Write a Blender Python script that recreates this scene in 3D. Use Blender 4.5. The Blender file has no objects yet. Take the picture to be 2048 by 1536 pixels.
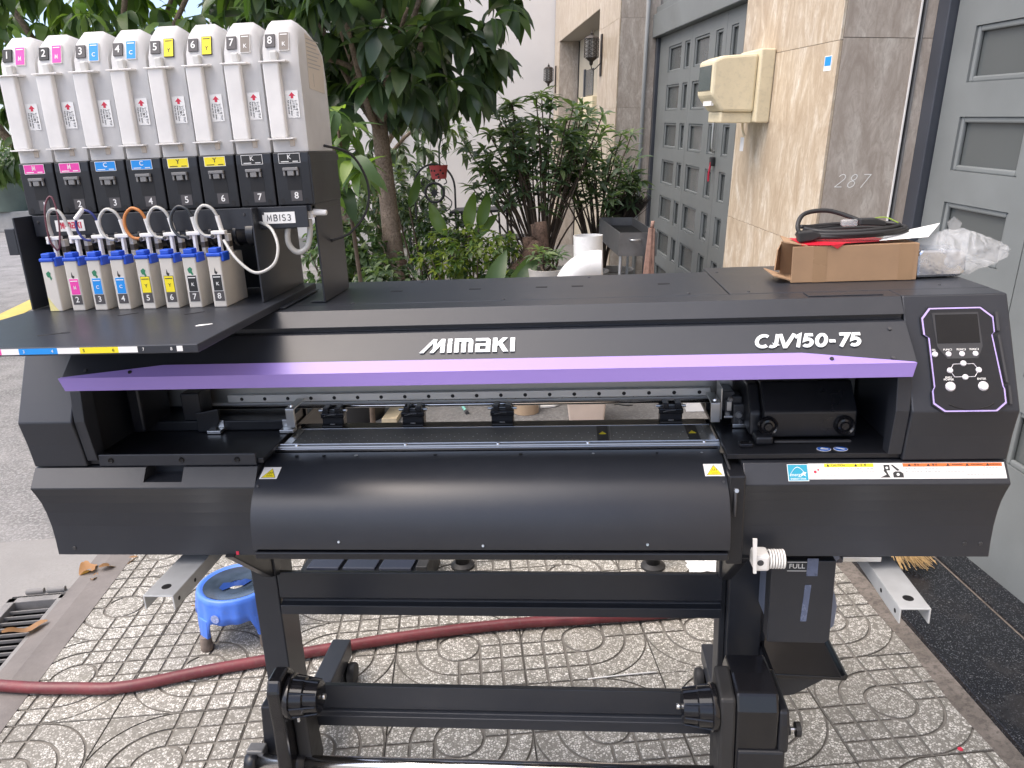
import bpy, bmesh, math, random
from mathutils import Vector, Matrix
random.seed(7)
R = math.radians
S = bpy.context.scene
COL = S.collection

# ------------------------------------------------------------------ camera
CAM = Vector((.177, -1.416, 1.665))
def cam_rot(yaw, pitch, roll):
    yaw, pitch, roll = R(yaw), R(pitch), R(roll)
    f = Vector((math.sin(yaw)*math.cos(pitch), math.cos(yaw)*math.cos(pitch), -math.sin(pitch)))
    r = Vector((math.cos(yaw), -math.sin(yaw), 0)); d = f.cross(r)
    r2 = r*math.cos(roll)+d*math.sin(roll); d2 = -r*math.sin(roll)+d*math.cos(roll)
    return Matrix((r2, d2, f))          # rows: right, down, forward
RP = cam_rot(-5.3, 16.8, 2.5)           # camera seen from the printer's axes
RB = cam_rot(3.25, 19.0, -.35)          # camera seen from the building's axes
cd = bpy.data.cameras.new('camera'); cam = bpy.data.objects.new('camera', cd); COL.objects.link(cam)
mw = Matrix((RP[0], -RP[1], -RP[2])).transposed().to_4x4(); mw.translation = CAM
cam.matrix_world = mw
cd.sensor_width = 36; cd.lens = 1550/2048*36; cd.clip_start = .02; cd.clip_end = 2000
S.camera = cam
S.view_settings.view_transform = 'Standard'; S.view_settings.look = 'None'
S.view_settings.gamma = 1; S.view_settings.use_curve_mapping = False
S.view_settings.exposure = 1.42
S.cycles.max_bounces = 8; S.cycles.transparent_max_bounces = 12
S.cycles.use_denoising = True

# ------------------------------------------------------------------ sky and sun (soft light from the street side)
SUN_EL, SUN_AZ = 62, -112     # azimuth measured from +Y towards +X
w = bpy.data.worlds.new('World'); S.world = w; w.use_nodes = True
nt = w.node_tree; nt.nodes.clear()
sky = nt.nodes.new('ShaderNodeTexSky'); sky.sky_type = 'NISHITA'; sky.sun_disc = False
sky.sun_elevation = R(SUN_EL); sky.sun_rotation = R(SUN_AZ); sky.air_density = .6; sky.dust_density = 3.2; sky.ozone_density = 0
bg = nt.nodes.new('ShaderNodeBackground'); bg.inputs[1].default_value = .15
wo = nt.nodes.new('ShaderNodeOutputWorld')
nt.links.new(sky.outputs[0], bg.inputs[0]); nt.links.new(bg.outputs[0], wo.inputs[0])
sl = bpy.data.lights.new('sun', 'SUN'); sl.energy = .9; sl.angle = R(75); sl.color = (1, .95, .87)
so = bpy.data.objects.new('sun', sl); COL.objects.link(so)
sd = Vector((math.sin(R(SUN_AZ))*math.cos(R(SUN_EL)), math.cos(R(SUN_AZ))*math.cos(R(SUN_EL)), math.sin(R(SUN_EL))))
so.rotation_euler = sd.to_track_quat('Z', 'Y').to_euler(); so.location = (-6, 2, 8)

# ------------------------------------------------------------------ materials
MATS = {}
def newmat(name):
    m = bpy.data.materials.new(name); m.use_nodes = True; n = m.node_tree
    return m, n, n.nodes['Principled BSDF']
def lnk(n, a, b): n.links.new(a, b)
def noise(n, scale, detail=4, rough=.55, vec=None, coord='Object'):
    t = n.nodes.new('ShaderNodeTexNoise'); t.inputs['Scale'].default_value = scale
    t.inputs['Detail'].default_value = detail; t.inputs['Roughness'].default_value = rough
    if vec is None:
        tc = n.nodes.new('ShaderNodeTexCoord'); vec = tc.outputs[coord]
    lnk(n, vec, t.inputs['Vector']); return t
def ramp(n, src, stops):
    r = n.nodes.new('ShaderNodeValToRGB'); el = r.color_ramp.elements
    while len(el) < len(stops): el.new(.5)
    for e, (p, c) in zip(el, stops):
        e.position = p; e.color = (c, c, c, 1) if isinstance(c, (int, float)) else (*c[:3], 1)
    lnk(n, src, r.inputs[0]); return r
def mixc(n, fac, a, b, mode='MIX'):
    x = n.nodes.new('ShaderNodeMix'); x.data_type = 'RGBA'; x.blend_type = mode
    for s, v in ((x.inputs[0], fac), (x.inputs[6], a), (x.inputs[7], b)):
        if hasattr(v, 'links'): lnk(n, v, s)
        elif isinstance(v, (int, float)): s.default_value = v
        else: s.default_value = (*v[:3], 1)
    return x.outputs[2]
def bumpn(n, bs, src, strength, dist=.002):
    b = n.nodes.new('ShaderNodeBump'); b.inputs['Strength'].default_value = strength; b.inputs['Distance'].default_value = dist
    lnk(n, src, b.inputs['Height']); lnk(n, b.outputs[0], bs.inputs['Normal'])
def pm(name, col, rough=.5, metal=0, var=0, vs=6, bump=0, bs=300, spec=.5, coat=0, rvar=.1, trans=0, dirt=0):
    if name in MATS: return MATS[name]
    m, n, b = newmat(name)
    b.inputs['Base Color'].default_value = (*col, 1); b.inputs['Roughness'].default_value = rough
    b.inputs['Metallic'].default_value = metal; b.inputs['Specular IOR Level'].default_value = spec
    b.inputs['Coat Weight'].default_value = coat
    if trans: b.inputs['Transmission Weight'].default_value = trans
    if var or dirt:
        t = noise(n, vs)
        c = mixc(n, ramp(n, t.outputs[0], ((.3, 0.), (.7, 1.))).outputs[0], [v*(1-var) for v in col], [min(1, v*(1+var)) for v in col])
        if dirt:
            t2 = noise(n, vs*7, 8, .7)
            c = mixc(n, ramp(n, t2.outputs[0], ((.5, 0.), (.75, dirt))).outputs[0], c, (.16, .15, .13))
        lnk(n, c, b.inputs['Base Color'])
        lnk(n, ramp(n, t.outputs[0], ((.3, max(0, rough-rvar)), (.7, min(1, rough+rvar)))).outputs[0], b.inputs['Roughness'])
    if bump: bumpn(n, b, noise(n, bs, 2).outputs[0], bump)
    MATS[name] = m; return m

BLK = pm('black_powder_coat', (.0235, .0265, .034), .35, var=.12, vs=3, bump=.10, bs=900, rvar=.04, dirt=.03)
BLK2 = pm('black_plastic', (.011, .012, .0155), .33, var=.15, vs=8, rvar=.06, dirt=.03)
BLKG = pm('gloss_black', (.01, .01, .012), .16, var=.1, vs=12, rvar=.05)
INK = pm('black_recess', (.006, .006, .007), .6)
DGR = pm('dark_grey_plastic', (.045, .046, .05), .42, var=.15, vs=10)
GRY = pm('grey_plastic', (.2, .2, .2), .45, var=.1, vs=15)
PUR = pm('purple_paint', (.345, .245, .64), .38, var=.04, vs=3, bump=.08, bs=700, rvar=.04)
PURL = pm('purple_outline', (.5, .4, .8), .4)
STL = pm('brushed_steel', (.66, .66, .645), .33, 1, var=.03, vs=20, rvar=.03)
CHR = pm('bright_steel', (.75, .75, .76), .16, 1)
ALU = pm('anodised_aluminium', (.4, .4, .385), .42, .9, var=.03, vs=14, rvar=.03)
GALV = pm('galvanised_steel', (.55, .57, .58), .42, .35, var=.06, vs=35, rvar=.06)
RAILM = pm('ground_rail', (.72, .72, .7), .4, .35, var=.03, vs=20, rvar=.03)
PLT = pm('dark_platen', (.21, .213, .2), .5, .1, var=.06, vs=6, rvar=.03)
WHT = pm('white_plastic', (.78, .77, .74), .4, var=.05, vs=20)
WHTD = pm('white_label', (.82, .82, .8), .55, var=.03, vs=30)
CRM = pm('cream_plastic', (.66, .58, .4), .5, var=.1, vs=6, dirt=.25)
BLUE = pm('blue_cap', (.016, .085, .56), .4, var=.1, vs=30)
MAG = pm('magenta_label', (.78, .06, .38), .5); CYA = pm('cyan_label', (.012, .27, .74), .5)
YEL = pm('yellow_label', (.86, .72, .02), .5); KLB = pm('black_label', (.02, .02, .02), .5); DKL = pm('grey_label', (.075, .07, .072), .5)
TLB = pm('taupe_label', (.2, .175, .15), .5); TEAL = pm('teal_label', (.02, .33, .48), .45); ORG = pm('orange_label', (.72, .17, .04), .5)
LBLUE = pm('blue_sign', (.01, .11, .5), .4); RED = pm('red_print', (.62, .03, .07), .5); GRN = pm('green_print', (.03, .2, .1), .5)
TXT = pm('black_print', (.03, .03, .03), .6); TXG = pm('grey_print', (.35, .35, .35), .6); SILV = pm('silver_letter', (.8, .84, .84), .3, var=.03)
SCR = pm('dark_screen', (.006, .007, .009), .12); BTN = pm('button', (.68, .66, .7), .35)
RUB = pm('rubber', (.02, .02, .021), .55, var=.15, vs=20)
HOSE = pm('red_hose', (.15, .027, .032), .45, var=.3, vs=9, rvar=.12, dirt=.3)
STOOL = pm('blue_stool', (.075, .2, .72), .36, var=.12, vs=9, dirt=.16)
WETP = pm('wet_stool_top', (.035, .05, .075), .12, var=.4, vs=12, rvar=.08)
WORN = pm('worn_feet', (.2, .16, .13), .8, var=.4, vs=40)
CARD = pm('cardboard', (.37, .235, .135), .8, var=.1, vs=9, bump=.15, bs=120)
CARDD = pm('packing_tape', (.34, .215, .12), .3, var=.08, vs=12)
CARDI = pm('cardboard_edge', (.17, .1, .055), .85, var=.2, vs=40)
TUBW = pm('clear_tube', (.6, .6, .57), .25, trans=.25); TUBM = pm('maroon_tube', (.14, .045, .06), .3); TUBB = pm('blue_tube', (.02, .03, .17), .3)
TUBO = pm('orange_tube', (.5, .19, .05), .35); TUBK = pm('dark_tube', (.03, .035, .04), .3)
WOODP = pm('timber', (.42, .26, .13), .7, var=.3, vs=8); STRAW = pm('straw', (.45, .3, .13), .8, var=.35, vs=30)
BRIST = pm('dark_bristle', (.06, .045, .035), .85, var=.4, vs=20); PINKW = pm('broom_grass', (.36, .22, .17), .8, var=.3, vs=25)
IRON = pm('wrought_iron', (.02, .02, .022), .5, var=.2, vs=20); RPOT = pm('red_pot', (.42, .06, .06), .5, var=.15, vs=10)
CONC_POT = pm('concrete_pot', (.4, .38, .35), .85, var=.2, vs=6, bump=.3, bs=60, dirt=.2)
PVC = pm('white_pvc', (.68, .68, .67), .3, var=.03, vs=8)
DOOR = pm('grey_door_paint', (.175, .19, .19), .42, var=.1, vs=3, bump=.12, bs=120, dirt=.04)
DOORD = pm('dark_door_frame', (.05, .056, .07), .4, var=.12, vs=4)
LANT = pm('bronze_lantern', (.045, .038, .034), .5, var=.2, vs=20, metal=.4)
LGL = pm('lantern_glass', (.2, .2, .19), .35)
GREYM = pm('sheet_metal', (.2, .2, .2), .45, .5, var=.2, vs=10, dirt=.2)

def plastic_translucent(name, col, tr=.45, rough=.45):
    m, n, b = newmat(name); b.inputs['Roughness'].default_value = rough
    t = noise(n, 14, 5); c = mixc(n, ramp(n, t.outputs[0], ((.35, 0.), (.65, 1.))).outputs[0], [v*.93 for v in col], [min(1, v*1.04) for v in col])
    lnk(n, c, b.inputs['Base Color'])
    tl = n.nodes.new('ShaderNodeBsdfTranslucent'); lnk(n, c, tl.inputs[0])
    mx = n.nodes.new('ShaderNodeMixShader'); mx.inputs[0].default_value = tr
    lnk(n, b.outputs[0], mx.inputs[1]); lnk(n, tl.outputs[0], mx.inputs[2]); lnk(n, mx.outputs[0], n.nodes['Material Output'].inputs[0])
    return m
TANK = plastic_translucent('frosted_tank', (.75, .745, .735), .34); TANKC = plastic_translucent('frosted_column', (.9, .89, .87), .25)
TANK2 = plastic_translucent('frosted_tank_inner', (.72, .72, .7), .3)
CARTM = plastic_translucent('frosted_cartridge', (.8, .77, .71), .3)
BAG = plastic_translucent('plastic_bag', (.85, .87, .88), .5, .2)
def bag_mat():
    m, n, b = newmat('clear_plastic_film'); b.inputs['Base Color'].default_value = (.85, .87, .88, 1); b.inputs['Roughness'].default_value = .12
    bumpn(n, b, noise(n, 45, 6, .7).outputs[0], .8, .006)
    t = n.nodes.new('ShaderNodeBsdfTransparent'); mx = n.nodes.new('ShaderNodeMixShader'); mx.inputs[0].default_value = .72
    lnk(n, t.outputs[0], mx.inputs[2]); lnk(n, b.outputs[0], mx.inputs[1]); lnk(n, mx.outputs[0], n.nodes['Material Output'].inputs[0]); return m
FILM = bag_mat()
def glass_mat():
    m, n, b = newmat('window_glass'); b.inputs['Base Color'].default_value = (.09, .1, .1, 1); b.inputs['Roughness'].default_value = .12
    t = noise(n, 3, 4); lnk(n, ramp(n, t.outputs[0], ((.3, .06), (.7, .3))).outputs[0], b.inputs['Roughness'])
    b.inputs['Specular IOR Level'].default_value = .7; return m
GLS = glass_mat()
def terrazzo():
    m, n, b = newmat('terrazzo'); tc = n.nodes.new('ShaderNodeTexCoord'); oi = n.nodes.new('ShaderNodeObjectInfo')
    ad = n.nodes.new('ShaderNodeVectorMath'); ad.operation = 'ADD'; lnk(n, tc.outputs['Object'], ad.inputs[0]); lnk(n, oi.outputs['Random'], ad.inputs[1])
    wn = noise(n, 120, 2, vec=ad.outputs[0]); wv = n.nodes.new('ShaderNodeVectorMath'); wv.operation = 'MULTIPLY_ADD'
    lnk(n, wn.outputs[1], wv.inputs[0]); wv.inputs[1].default_value = (.008, .008, 0); lnk(n, ad.outputs[0], wv.inputs[2])
    v = n.nodes.new('ShaderNodeTexVoronoi'); v.feature = 'DISTANCE_TO_EDGE'; v.inputs['Scale'].default_value = 125; lnk(n, wv.outputs[0], v.inputs['Vector'])
    v2 = n.nodes.new('ShaderNodeTexVoronoi'); v2.inputs['Scale'].default_value = 125; lnk(n, wv.outputs[0], v2.inputs['Vector'])
    sp = n.nodes.new('ShaderNodeSeparateColor'); lnk(n, v2.outputs['Color'], sp.inputs[0])
    chip = ramp(n, sp.outputs[0], ((.0, (.2, .19, .165)), (.3, (.31, .3, .275)), (.5, (.58, .565, .53)), (1., (.74, .725, .69))))
    edge = ramp(n, v.outputs['Distance'], ((.06, 0.), (.2, 1.)))
    big = noise(n, 5, 5, vec=tc.outputs['Object'])
    grout = mixc(n, big.outputs[0], (.15, .142, .125), (.25, .238, .21))
    c = mixc(n, edge.outputs[0], grout, chip.outputs[0])
    d = noise(n, 2.2, 8, .7, coord='Generated', vec=ad.outputs[0])
    dm = ramp(n, d.outputs[0], ((.42, 0.), (.72, .6)))
    c = mixc(n, dm.outputs[0], c, (.17, .16, .135))
    rnd = ramp(n, oi.outputs['Random'], ((0., (.86, .85, .83)), (1., (1.04, 1.03, .99))))
    c = mixc(n, 1., c, rnd.outputs[0], 'MULTIPLY')
    lnk(n, c, b.inputs['Base Color']); b.inputs['Roughness'].default_value = .62
    bumpn(n, b, edge.outputs[0], .25, .001); return m
TERR = terrazzo()
def grimy(name, c1, c2, scale, rough=.85, bs=80, bump=.4, fine=None, dist=.004):
    m, n, b = newmat(name); t = noise(n, scale, 9, .68); t2 = noise(n, bs, 6, .7)
    c = mixc(n, ramp(n, t.outputs[0], ((.32, 0.), (.68, 1.))).outputs[0], c1, c2)
    if fine: c = mixc(n, ramp(n, t2.outputs[0], ((.47, 0.), (.62, .75))).outputs[0], c, fine)
    lnk(n, c, b.inputs['Base Color']); b.inputs['Roughness'].default_value = rough
    bumpn(n, b, t2.outputs[0], bump, dist); return m
ASPH = grimy('worn_asphalt', (.1, .098, .096), (.25, .243, .235), 2.4, .9, 60, 1., (.38, .37, .36), .008)
CONC = grimy('concrete', (.19, .182, .175), (.29, .28, .268), 1.3, .85, 70, .4, (.23, .222, .21))
YARD = grimy('yard_concrete', (.1, .097, .094), (.17, .166, .16), 2.5, .85, 60, .6, (.22, .216, .21))
KERB = grimy('kerb_concrete', (.12, .108, .1), (.21, .19, .178), 2.6, .85, 50, .45, (.16, .145, .135))
MORT = grimy('mortar', (.13, .12, .105), (.22, .205, .18), 8, .9, 140, .4)
MORTT = grimy('tan_mortar', (.11, .095, .08), (.22, .19, .165), 7, .9, 60, .8, (.08, .07, .06), .008)
PITM = grimy('drain_black', (.008, .008, .008), (.02, .02, .019), 6, .9)  # near-black lining of the pit below the grate bars
GRATE = grimy('cast_grate', (.16, .155, .15), (.26, .25, .24), 9, .7, 200, .4)
YLINE = grimy('yellow_road_paint', (.55, .42, .06), (.66, .52, .12), 4, .8, 90, .4, (.36, .32, .2))
PLAST = grimy('white_render', (.72, .7, .68), (.8, .785, .765), .6, .9, 30, .1)
LOWW = grimy('grey_low_wall', (.22, .22, .21), (.36, .35, .33), 1.5, .9, 30, .3)
BARK = grimy('bark', (.16, .12, .085), (.32, .25, .19), 9, .9, 60, .9, (.1, .07, .05), .008)
BARKD = grimy('dark_root_bark', (.075, .045, .03), (.19, .12, .085), 11, .9, 60, .9, (.05, .03, .02), .01)
TWIG = grimy('twig', (.07, .05, .035), (.13, .095, .07), 9, .9)
def travertine(name, a, b_, c_, seed=0):
    m, n, b = newmat(name); tc = n.nodes.new('ShaderNodeTexCoord'); mp = n.nodes.new('ShaderNodeMapping'); oi = n.nodes.new('ShaderNodeObjectInfo')
    mp.inputs['Scale'].default_value = (3.2, 3.2, 1.1); lnk(n, tc.outputs['Object'], mp.inputs[0])
    ad = n.nodes.new('ShaderNodeVectorMath'); ad.operation = 'MULTIPLY_ADD'; lnk(n, oi.outputs['Random'], ad.inputs[0]); ad.inputs[1].default_value = (9, 7, 5); lnk(n, mp.outputs[0], ad.inputs[2])
    t = noise(n, 2.6, 10, .68, vec=ad.outputs[0]); t.inputs['Distortion'].default_value = 1.6
    t2 = noise(n, 9, 8, .7, vec=ad.outputs[0]); t2.inputs['Distortion'].default_value = 2.2
    c = ramp(n, t.outputs[0], ((.3, a), (.5, b_), (.66, c_)))
    c2 = mixc(n, ramp(n, t2.outputs[0], ((.45, 0.), (.6, .55))).outputs[0], c.outputs[0], a)
    lnk(n, c2, b.inputs['Base Color']); b.inputs['Roughness'].default_value = .3
    b.inputs['Specular IOR Level'].default_value = .45; return m
TRAV = travertine('travertine', (.38, .29, .2), (.53, .44, .325), (.68, .62, .52))
TRAV2 = travertine('travertine_shaded', (.35, .295, .245), (.48, .42, .36), (.62, .57, .5))  # same travertine, shade of the camera-facing sides put into its colour
def granite():
    m, n, b = newmat('black_granite'); v = n.nodes.new('ShaderNodeTexVoronoi'); v.inputs['Scale'].default_value = 330
    tc = n.nodes.new('ShaderNodeTexCoord'); lnk(n, tc.outputs['Object'], v.inputs['Vector'])
    sp = n.nodes.new('ShaderNodeSeparateColor'); lnk(n, v.outputs['Color'], sp.inputs[0])
    c = ramp(n, sp.outputs[1], ((.0, (.006, .007, .009)), (.75, (.012, .013, .017)), (.9, (.035, .038, .045)), (1., (.11, .115, .12))))
    t = noise(n, 4, 6); d = mixc(n, ramp(n, t.outputs[0], ((.5, 0.), (.8, .35))).outputs[0], c.outputs[0], (.07, .055, .042))
    lnk(n, d, b.inputs['Base Color']); lnk(n, ramp(n, t.outputs[0], ((.3, .14), (.7, .34))).outputs[0], b.inputs['Roughness']); return m
GRAN = granite()
def leafmat(name, col, tr=.35, rough=.38, hue=.3):
    m, n, b = newmat(name); oi = n.nodes.new('ShaderNodeObjectInfo'); gi = n.nodes.new('ShaderNodeNewGeometry')
    t = n.nodes.new('ShaderNodeMath'); t.operation = 'ADD'; lnk(n, oi.outputs['Random'], t.inputs[0]); lnk(n, gi.outputs['Random Per Island'], t.inputs[1])
    fr = n.nodes.new('ShaderNodeMath'); fr.operation = 'FRACT'; lnk(n, t.outputs[0], fr.inputs[0])
    c = ramp(n, fr.outputs[0], ((0., [v*(1-hue) for v in col]), (.6, col), (1., (col[0]*(1+1.6*hue), col[1]*(1+hue), col[2]))))
    lnk(n, c.outputs[0], b.inputs['Base Color']); b.inputs['Roughness'].default_value = rough
    tl = n.nodes.new('ShaderNodeBsdfTranslucent'); c2 = mixc(n, 1., c.outputs[0], (1.5, 1.7, .6), 'MULTIPLY'); lnk(n, c2, tl.inputs[0])
    mx = n.nodes.new('ShaderNodeMixShader'); mx.inputs[0].default_value = tr
    lnk(n, b.outputs[0], mx.inputs[1]); lnk(n, tl.outputs[0], mx.inputs[2]); lnk(n, mx.outputs[0], n.nodes['Material Output'].inputs[0]); return m
LF_DK = leafmat('leaf_dark', (.06, .098, .052), .35, .3); LF_MD = leafmat('leaf_mid', (.075, .135, .048), .38); LF_LT = leafmat('leaf_light', (.13, .215, .05), .45)
LF_OL = leafmat('leaf_olive', (.15, .22, .125), .38); LF_YL = leafmat('leaf_yellow', (.16, .22, .04), .4); LF_BR = leafmat('leaf_dry', (.3, .16, .07), .2, .7, .25)
LF_GY = leafmat('leaf_greyish', (.105, .155, .09), .35)

# ------------------------------------------------------------------ mesh helpers (world coordinates throughout)
def tagp(o, label=None, cat=None, group=None, kind=None):
    for k, v in (('label', label), ('category', cat), ('group', group), ('kind', kind)):
        if v: o[k] = v
    return o
def link(o, parent=None):
    COL.objects.link(o)
    if parent is not None:
        o.parent = parent
        if parent.get('_off'): o.matrix_parent_inverse = Matrix.Translation(-Vector(parent['_off']))
    return o
def thing(name, loc, label, cat, group=None):
    e = bpy.data.objects.new(name, None); e.location = loc; e.empty_display_size = .05; e['_off'] = list(loc)
    COL.objects.link(e); return tagp(e, label, cat, group)
def mo(name, vs, fs, mat, parent=None, smooth=False, bev=0, seg=2):
    me = bpy.data.meshes.new(name); me.from_pydata([tuple(v) for v in vs], [], fs); me.update()
    if mat: me.materials.append(mat)
    bm = bmesh.new(); bm.from_mesh(me); bmesh.ops.recalc_face_normals(bm, faces=bm.faces); bm.to_mesh(me); bm.free()
    if smooth: me.shade_smooth()
    o = bpy.data.objects.new(name, me); link(o, parent)
    if bev:
        m = o.modifiers.new('b', 'BEVEL'); m.width = bev; m.segments = seg; m.limit_method = 'ANGLE'; m.angle_limit = R(30); m.harden_normals = False
    return o
def boxv(x0, x1, y0, y1, z0, z1):
    v = [(x, y, z) for z in (z0, z1) for y in (y0, y1) for x in (x0, x1)]
    return v, [(0, 2, 3, 1), (4, 5, 7, 6), (0, 1, 5, 4), (2, 6, 7, 3), (0, 4, 6, 2), (1, 3, 7, 5)]
def box(name, x0, x1, y0, y1, z0, z1, mat, parent=None, bev=.0015):
    v, f = boxv(x0, x1, y0, y1, z0, z1); return mo(name, v, f, mat, parent, bev=bev)
class MB:                                   # gathers several shapes into one mesh
    def __init__(s): s.v, s.f = [], []
    def add(s, v, f): k = len(s.v); s.v += [tuple(a) for a in v]; s.f += [tuple(i+k for i in q) for q in f]; return s
    def box(s, *a): return s.add(*boxv(*a))
    def cyl(s, p0, p1, r0, r1=None, n=16): return s.add(*cylv(p0, p1, r0, r1, n))
    def tube(s, pts, r, n=8, sub=6, cyc=False): return s.add(*tubev(pts, r, n, sub, cyc))
    def out(s, name, mat, parent=None, smooth=False, bev=0): return mo(name, s.v, s.f, mat, parent, smooth, bev)
def prism(name, prof, x0, x1, mat, parent=None, bev=.0015, axis='x', smooth=False):
    n = len(prof)
    def P(p, a): return {'x': (a, p[0], p[1]), 'y': (p[0], a, p[1]), 'z': (p[0], p[1], a)}[axis]
    v = [P(p, x0) for p in prof]+[P(p, x1) for p in prof]
    f = [tuple(range(n)), tuple(range(n, 2*n))]+[(i, (i+1) % n, n+(i+1) % n, n+i) for i in range(n)]
    return mo(name, v, f, mat, parent, smooth, bev)
def basis(d):
    d = Vector(d).normalized(); a = Vector((0, 0, 1)) if abs(d.z) < .9 else Vector((1, 0, 0))
    u = d.cross(a).normalized(); return u, d.cross(u).normalized(), d
def cylv(p0, p1, r0, r1=None, n=16):
    p0, p1 = Vector(p0), Vector(p1); r1 = r0 if r1 is None else r1; u, w_, d = basis(p1-p0); v = []
    for p, r in ((p0, r0), (p1, r1)):
        v += [p+u*(r*math.cos(2*math.pi*i/n))+w_*(r*math.sin(2*math.pi*i/n)) for i in range(n)]
    return v, [tuple(range(n)), tuple(range(n, 2*n))]+[(i, (i+1) % n, n+(i+1) % n, n+i) for i in range(n)]
def cyl(name, p0, p1, r0, mat, parent=None, r1=None, n=20, bev=0):
    o = mo(name, *cylv(p0, p1, r0, r1, n), mat, parent, bev=bev); smooth_sides(o); return o
def smooth_sides(o):
    for p in o.data.polygons: p.use_smooth = len(p.vertices) <= 4
def lathe(name, prof, org, axis, mat, parent=None, n=28, close=False):
    u, w_, d = basis(axis); org = Vector(org); v = []; f = []; m = len(prof)
    for i in range(n):
        c, s_ = math.cos(2*math.pi*i/n), math.sin(2*math.pi*i/n)
        v += [org+u*(r*c)+w_*(r*s_)+d*h for r, h in prof]
    for i in range(n):
        j = (i+1) % n
        for k in range(m if close else m-1): f.append((i*m+k, j*m+k, j*m+(k+1) % m, i*m+(k+1) % m))
    o = mo(name, v, f, mat, parent, smooth=True)
    md = o.modifiers.new('e', 'EDGE_SPLIT'); md.split_angle = R(40); return o
def spline(pts, sub, cyc=False):
    P = [Vector(p) for p in pts]; out = []; n = len(P)
    for i in range(n if cyc else n-1):
        g = (lambda k: P[k % n]) if cyc else (lambda k: P[max(0, min(n-1, k))])
        a, b, c, d = g(i-1), g(i), g(i+1), g(i+2)
        for k in range(sub):
            t = k/sub; out.append(.5*((2*b)+(c-a)*t+(2*a-5*b+4*c-d)*t*t+(3*b-a-3*c+d)*t**3))
    if not cyc: out.append(P[-1])
    return out
def tubev(pts, r, n=8, sub=6, cyc=False):
    p = spline(pts, sub, cyc) if sub > 1 else [Vector(q) for q in pts]; m = len(p); v = []; f = []
    rr = r if callable(r) else (lambda t: r)
    T = [(p[(i+1) % m if cyc else min(m-1, i+1)]-p[i-1 if (cyc or i) else 0]).normalized() for i in range(m)]
    u = basis(T[0])[0]
    for i in range(m):
        u = (u-T[i]*u.dot(T[i])).normalized(); w_ = T[i].cross(u); q = rr(i/(m-1))
        v += [p[i]+u*(q*math.cos(2*math.pi*k/n))+w_*(q*math.sin(2*math.pi*k/n)) for k in range(n)]
    for i in range(m if cyc else m-1):
        j = (i+1) % m
        f += [(i*n+k, i*n+(k+1) % n, j*n+(k+1) % n, j*n+k) for k in range(n)]
    if not cyc: f += [tuple(range(n)), tuple(range((m-1)*n, m*n))]
    return v, f
def tube(name, pts, r, mat, parent=None, n=8, sub=6, cyc=False):
    return mo(name, *tubev(pts, r, n, sub, cyc), mat, parent, smooth=True)
class Frame:                                # a flat face: origin, x direction, y direction; decals and letters lie on it
    def __init__(s, o, xd, yd): s.o, s.x, s.y = Vector(o), Vector(xd).normalized(), Vector(yd).normalized(); s.n = s.x.cross(s.y).normalized()
    def at(s, a, b, h=0): return s.o+s.x*a+s.y*b+s.n*h
def decal(name, F, pts, mat, parent, h0=.0002, h1=.0009):
    n = len(pts); v = [F.at(a, b, h0) for a, b in pts]+[F.at(a, b, h1) for a, b in pts]
    return mo(name, v, [tuple(range(n)), tuple(range(n, 2*n))]+[(i, (i+1) % n, n+(i+1) % n, n+i) for i in range(n)], mat, parent)
def rect(a0, a1, b0, b1): return [(a0, b0), (a1, b0), (a1, b1), (a0, b1)]
def disc(a, b, r, n=20, r2=None): return [(a+r*math.cos(2*math.pi*i/n), b+(r2 or r)*math.sin(2*math.pi*i/n)) for i in range(n)]
def polys(name, F, plist, mat, parent, h0, h1):
    m = MB()
    for pts in plist:
        n = len(pts); m.add([F.at(a, b, h0) for a, b in pts]+[F.at(a, b, h1) for a, b in pts], [tuple(range(n)), tuple(range(n, 2*n))]+[(i, (i+1) % n, n+(i+1) % n, n+i) for i in range(n)])
    return m.out(name, mat, parent)
def stroke(pts, w_):
    P_ = [Vector((a, b)) for a, b in pts]; n = len(P_); L, Rr = [], []
    for i in range(n):
        d0 = (P_[i]-P_[i-1]).normalized() if i else (P_[1]-P_[0]).normalized(); d1 = (P_[i+1]-P_[i]).normalized() if i < n-1 else d0
        t = (d0+d1).normalized(); nn = Vector((-t.y, t.x)); k = w_/2/max(.45, nn.dot(Vector((-d0.y, d0.x)))); L.append(P_[i]+nn*k); Rr.append(P_[i]-nn*k)
    return [[tuple(L[i]), tuple(L[i+1]), tuple(Rr[i+1]), tuple(Rr[i])] for i in range(n-1)]
def arcp(cx, cy, rx, ry, a0, a1, n=10): return [(cx+rx*math.cos(R(a0+(a1-a0)*i/n)), cy+ry*math.sin(R(a0+(a1-a0)*i/n))) for i in range(n+1)]
FIVE = [(.52, .92), (.14, .92), (.10, .52)]+arcp(.27, .34, .25, .26, 95, -140, 10)
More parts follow.
